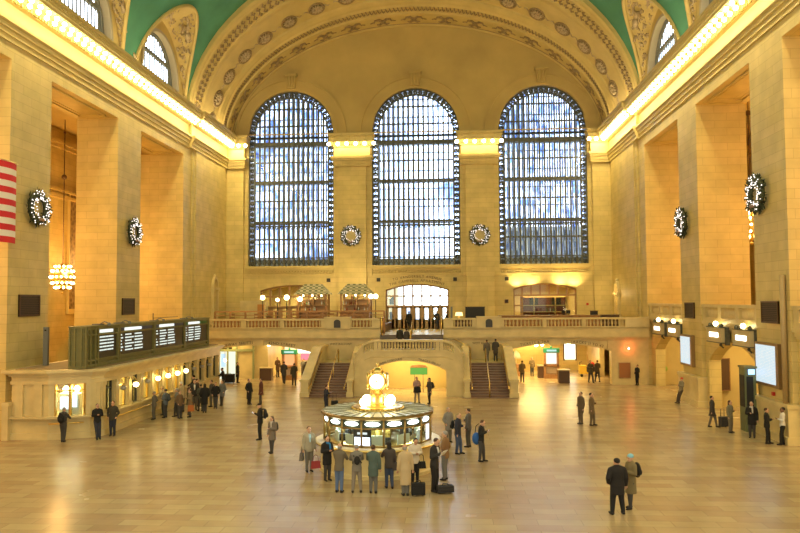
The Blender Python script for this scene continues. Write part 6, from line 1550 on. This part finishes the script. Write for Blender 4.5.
# --- along the right wall
p = person(14.33, 33.75, 1.60, 70, 'person in black talking to the white shirt by the right wall', pose('easy', 'fold', 'fold', 0, 3), [('trousers', BK), ('jacket', BK)], ('hair_short', 'brown'))
p = person(14.88, 33.45, 1.68, 255, 'person in a white shirt leaning against the right wall plinth', pose('easy', 'fold', 'down', -2, 3), [('trousers', BK), ('shirt', (.62, .6, .55))], ('hair_short', 'black'), SKIN2)
p = person(14.25, 35.15, 1.70, 330, 'person in a dark coat and white scarf standing by the green booth', pose('stand', 'down', 'fold', 0, 3), [('trousers', CHAR), ('coat', BK), ('scarf', (.5, .47, .42))], ('hair_short', 'black'))
p = person(13.75, 36.45, 1.56, 40, 'person in a grey green coat left of the green booth', pose('stand', 'fold', 'down', 0, 5), [('trousers', (.16, .13, .08)), ('jacket', (.17, .155, .09))], ('hair_long', 'brown'))
p = person(13.45, 38.0, 1.58, 60, 'person in a dark coat with a wheeled bag before the nearer gate', pose('stride', 'down', 'bag', 0, 3), [('trousers', (.12, .10, .07)), ('coat', (.045, .038, .03))], ('hair_short', 'black'))
suitcase(13.95, 37.85, CHAR, 'dark wheeled bag beside the dark coat before the nearer gate', .42, .55, .26, 20)
p = person(14.62, 46.6, 1.60, 285, 'person in a red hat leaning against the second right pier', pose('lean', 'fold', 'fold', -6, 3), [('trousers', (.05, .035, .025)), ('jacket', (.22, .19, .13))], None)
o = bpy.data.objects.new('red_hat', garment(pose('lean', 'fold', 'fold', -6, 3), 'beanie')); COL.objects.link(o); o.data.materials.append(cmat((.55, .06, .03))); o.parent = p
p = person(14.35, 56.0, 1.56, 300, 'dark figure leaning in the corner right of the brown hatch', pose('stand', 'fold', 'pocket'), [('trousers', BK), ('coat', BK)], ('hair_short', 'black'))

# ================================================================ LIGHT, SKY, CAMERA
wd = bpy.data.worlds.new('World'); SC.world = wd; wd.use_nodes = True; nt = wd.node_tree; bg = nt.nodes['Background']
tc = nt.nodes.new('ShaderNodeTexCoord'); sp = nt.nodes.new('ShaderNodeSeparateXYZ'); nt.links.new(tc.outputs['Generated'], sp.inputs[0])
mr = nt.nodes.new('ShaderNodeMapRange'); mr.inputs[1].default_value = -.15; mr.inputs[2].default_value = .4; nt.links.new(sp.outputs['Y'], mr.inputs[0])
no = nt.nodes.new('ShaderNodeTexNoise'); no.inputs['Scale'].default_value = 11; no.inputs['Detail'].default_value = 3; nt.links.new(tc.outputs['Generated'], no.inputs['Vector'])
cr = nt.nodes.new('ShaderNodeValToRGB'); cr.color_ramp.elements[0].position = .36; cr.color_ramp.elements[1].position = .5
cr.color_ramp.elements[0].color = (.9, 1.25, 2.0, 1); cr.color_ramp.elements[1].color = (5.2, 5.6, 6.2, 1); nt.links.new(no.outputs['Fac'], cr.inputs['Fac'])
mx = nt.nodes.new('ShaderNodeMix'); mx.data_type = 'RGBA'; nt.links.new(mr.outputs[0], mx.inputs[0])
mx.inputs[6].default_value = (1.05, .92, .62, 1); nt.links.new(cr.outputs['Color'], mx.inputs[7])
nt.links.new(mx.outputs[2], bg.inputs['Color']); bg.inputs['Strength'].default_value = 1.0
for s in (-1, 1):
    lamp('cornice_fill', 'AREA', (side_x(s, 1.0), 44.2, 21.2), 520, (1, .78, .34), rot=(0, s*.25, 0), sx=.3, sy=26)  # unseen area lights added to strengthen the cornice bulbs' light on the walls
    lamp('cornice_fill', 'AREA', (side_x(s, 1.2), 62.2, 21.2), 420, (1, .78, .34), rot=(0, s*.3, 0), sx=.3, sy=9)
for x, w in ((-8.87, 4.2), (3.13, 4.2), (-19.8, 1.6), (14.0, 1.6)): lamp('cap_fill', 'AREA', (x, YW-1.25, 21.15), 18*w, (1, .78, .32), rot=(.3, 0, 0), sx=w, sy=.3)  # unseen fill added under the caps to brighten the west piers
# chandeliers of the nearer gallery bays and the cornice lamps nearer than the picture
WARM = (1, .80, .42)
for s in (-1, 1):
    x = side_x(s, .75)
    lamp('cornice_lamp', 'AREA', (x, 24.5, 21.3), 500, WARM, rot=(0, 0, 0), sx=.4, sy=13); lamp('vault_uplight', 'AREA', (side_x(s, .6), 42, 22.5), 800, (1, .78, .40), rot=(PI, -s*.5, 0), sx=.4, sy=46)
cd = bpy.data.cameras.new('camera'); cam = bpy.data.objects.new('camera', cd); COL.objects.link(cam); SC.camera = cam
cd.sensor_width = 36; cd.lens = 720/800*36; cd.clip_end = 400; cd.clip_start = .1
cam.location = (0, 0, 6.55)
fw = Vector((-.06471331, .99680239, .04687409)); q = fw.to_track_quat('-Z', 'Y'); roll = math.radians(CAM_ROLL)
cam.rotation_euler = (q.to_matrix() @ Matrix.Rotation(roll, 3, 'Z')).to_euler()
SC.view_settings.view_transform = 'Standard'; SC.view_settings.look = 'None'; SC.view_settings.gamma = 1; SC.view_settings.use_curve_mapping = False
SC.view_settings.exposure = EXPOSURE
SC.cycles.use_denoising = True; SC.cycles.max_bounces = 8; SC.cycles.diffuse_bounces = 4; SC.cycles.glossy_bounces = 3; SC.cycles.transparent_max_bounces = 12; SC.cycles.sample_clamp_indirect = 6; SC.cycles.caustics_reflective = False; SC.cycles.caustics_refractive = False
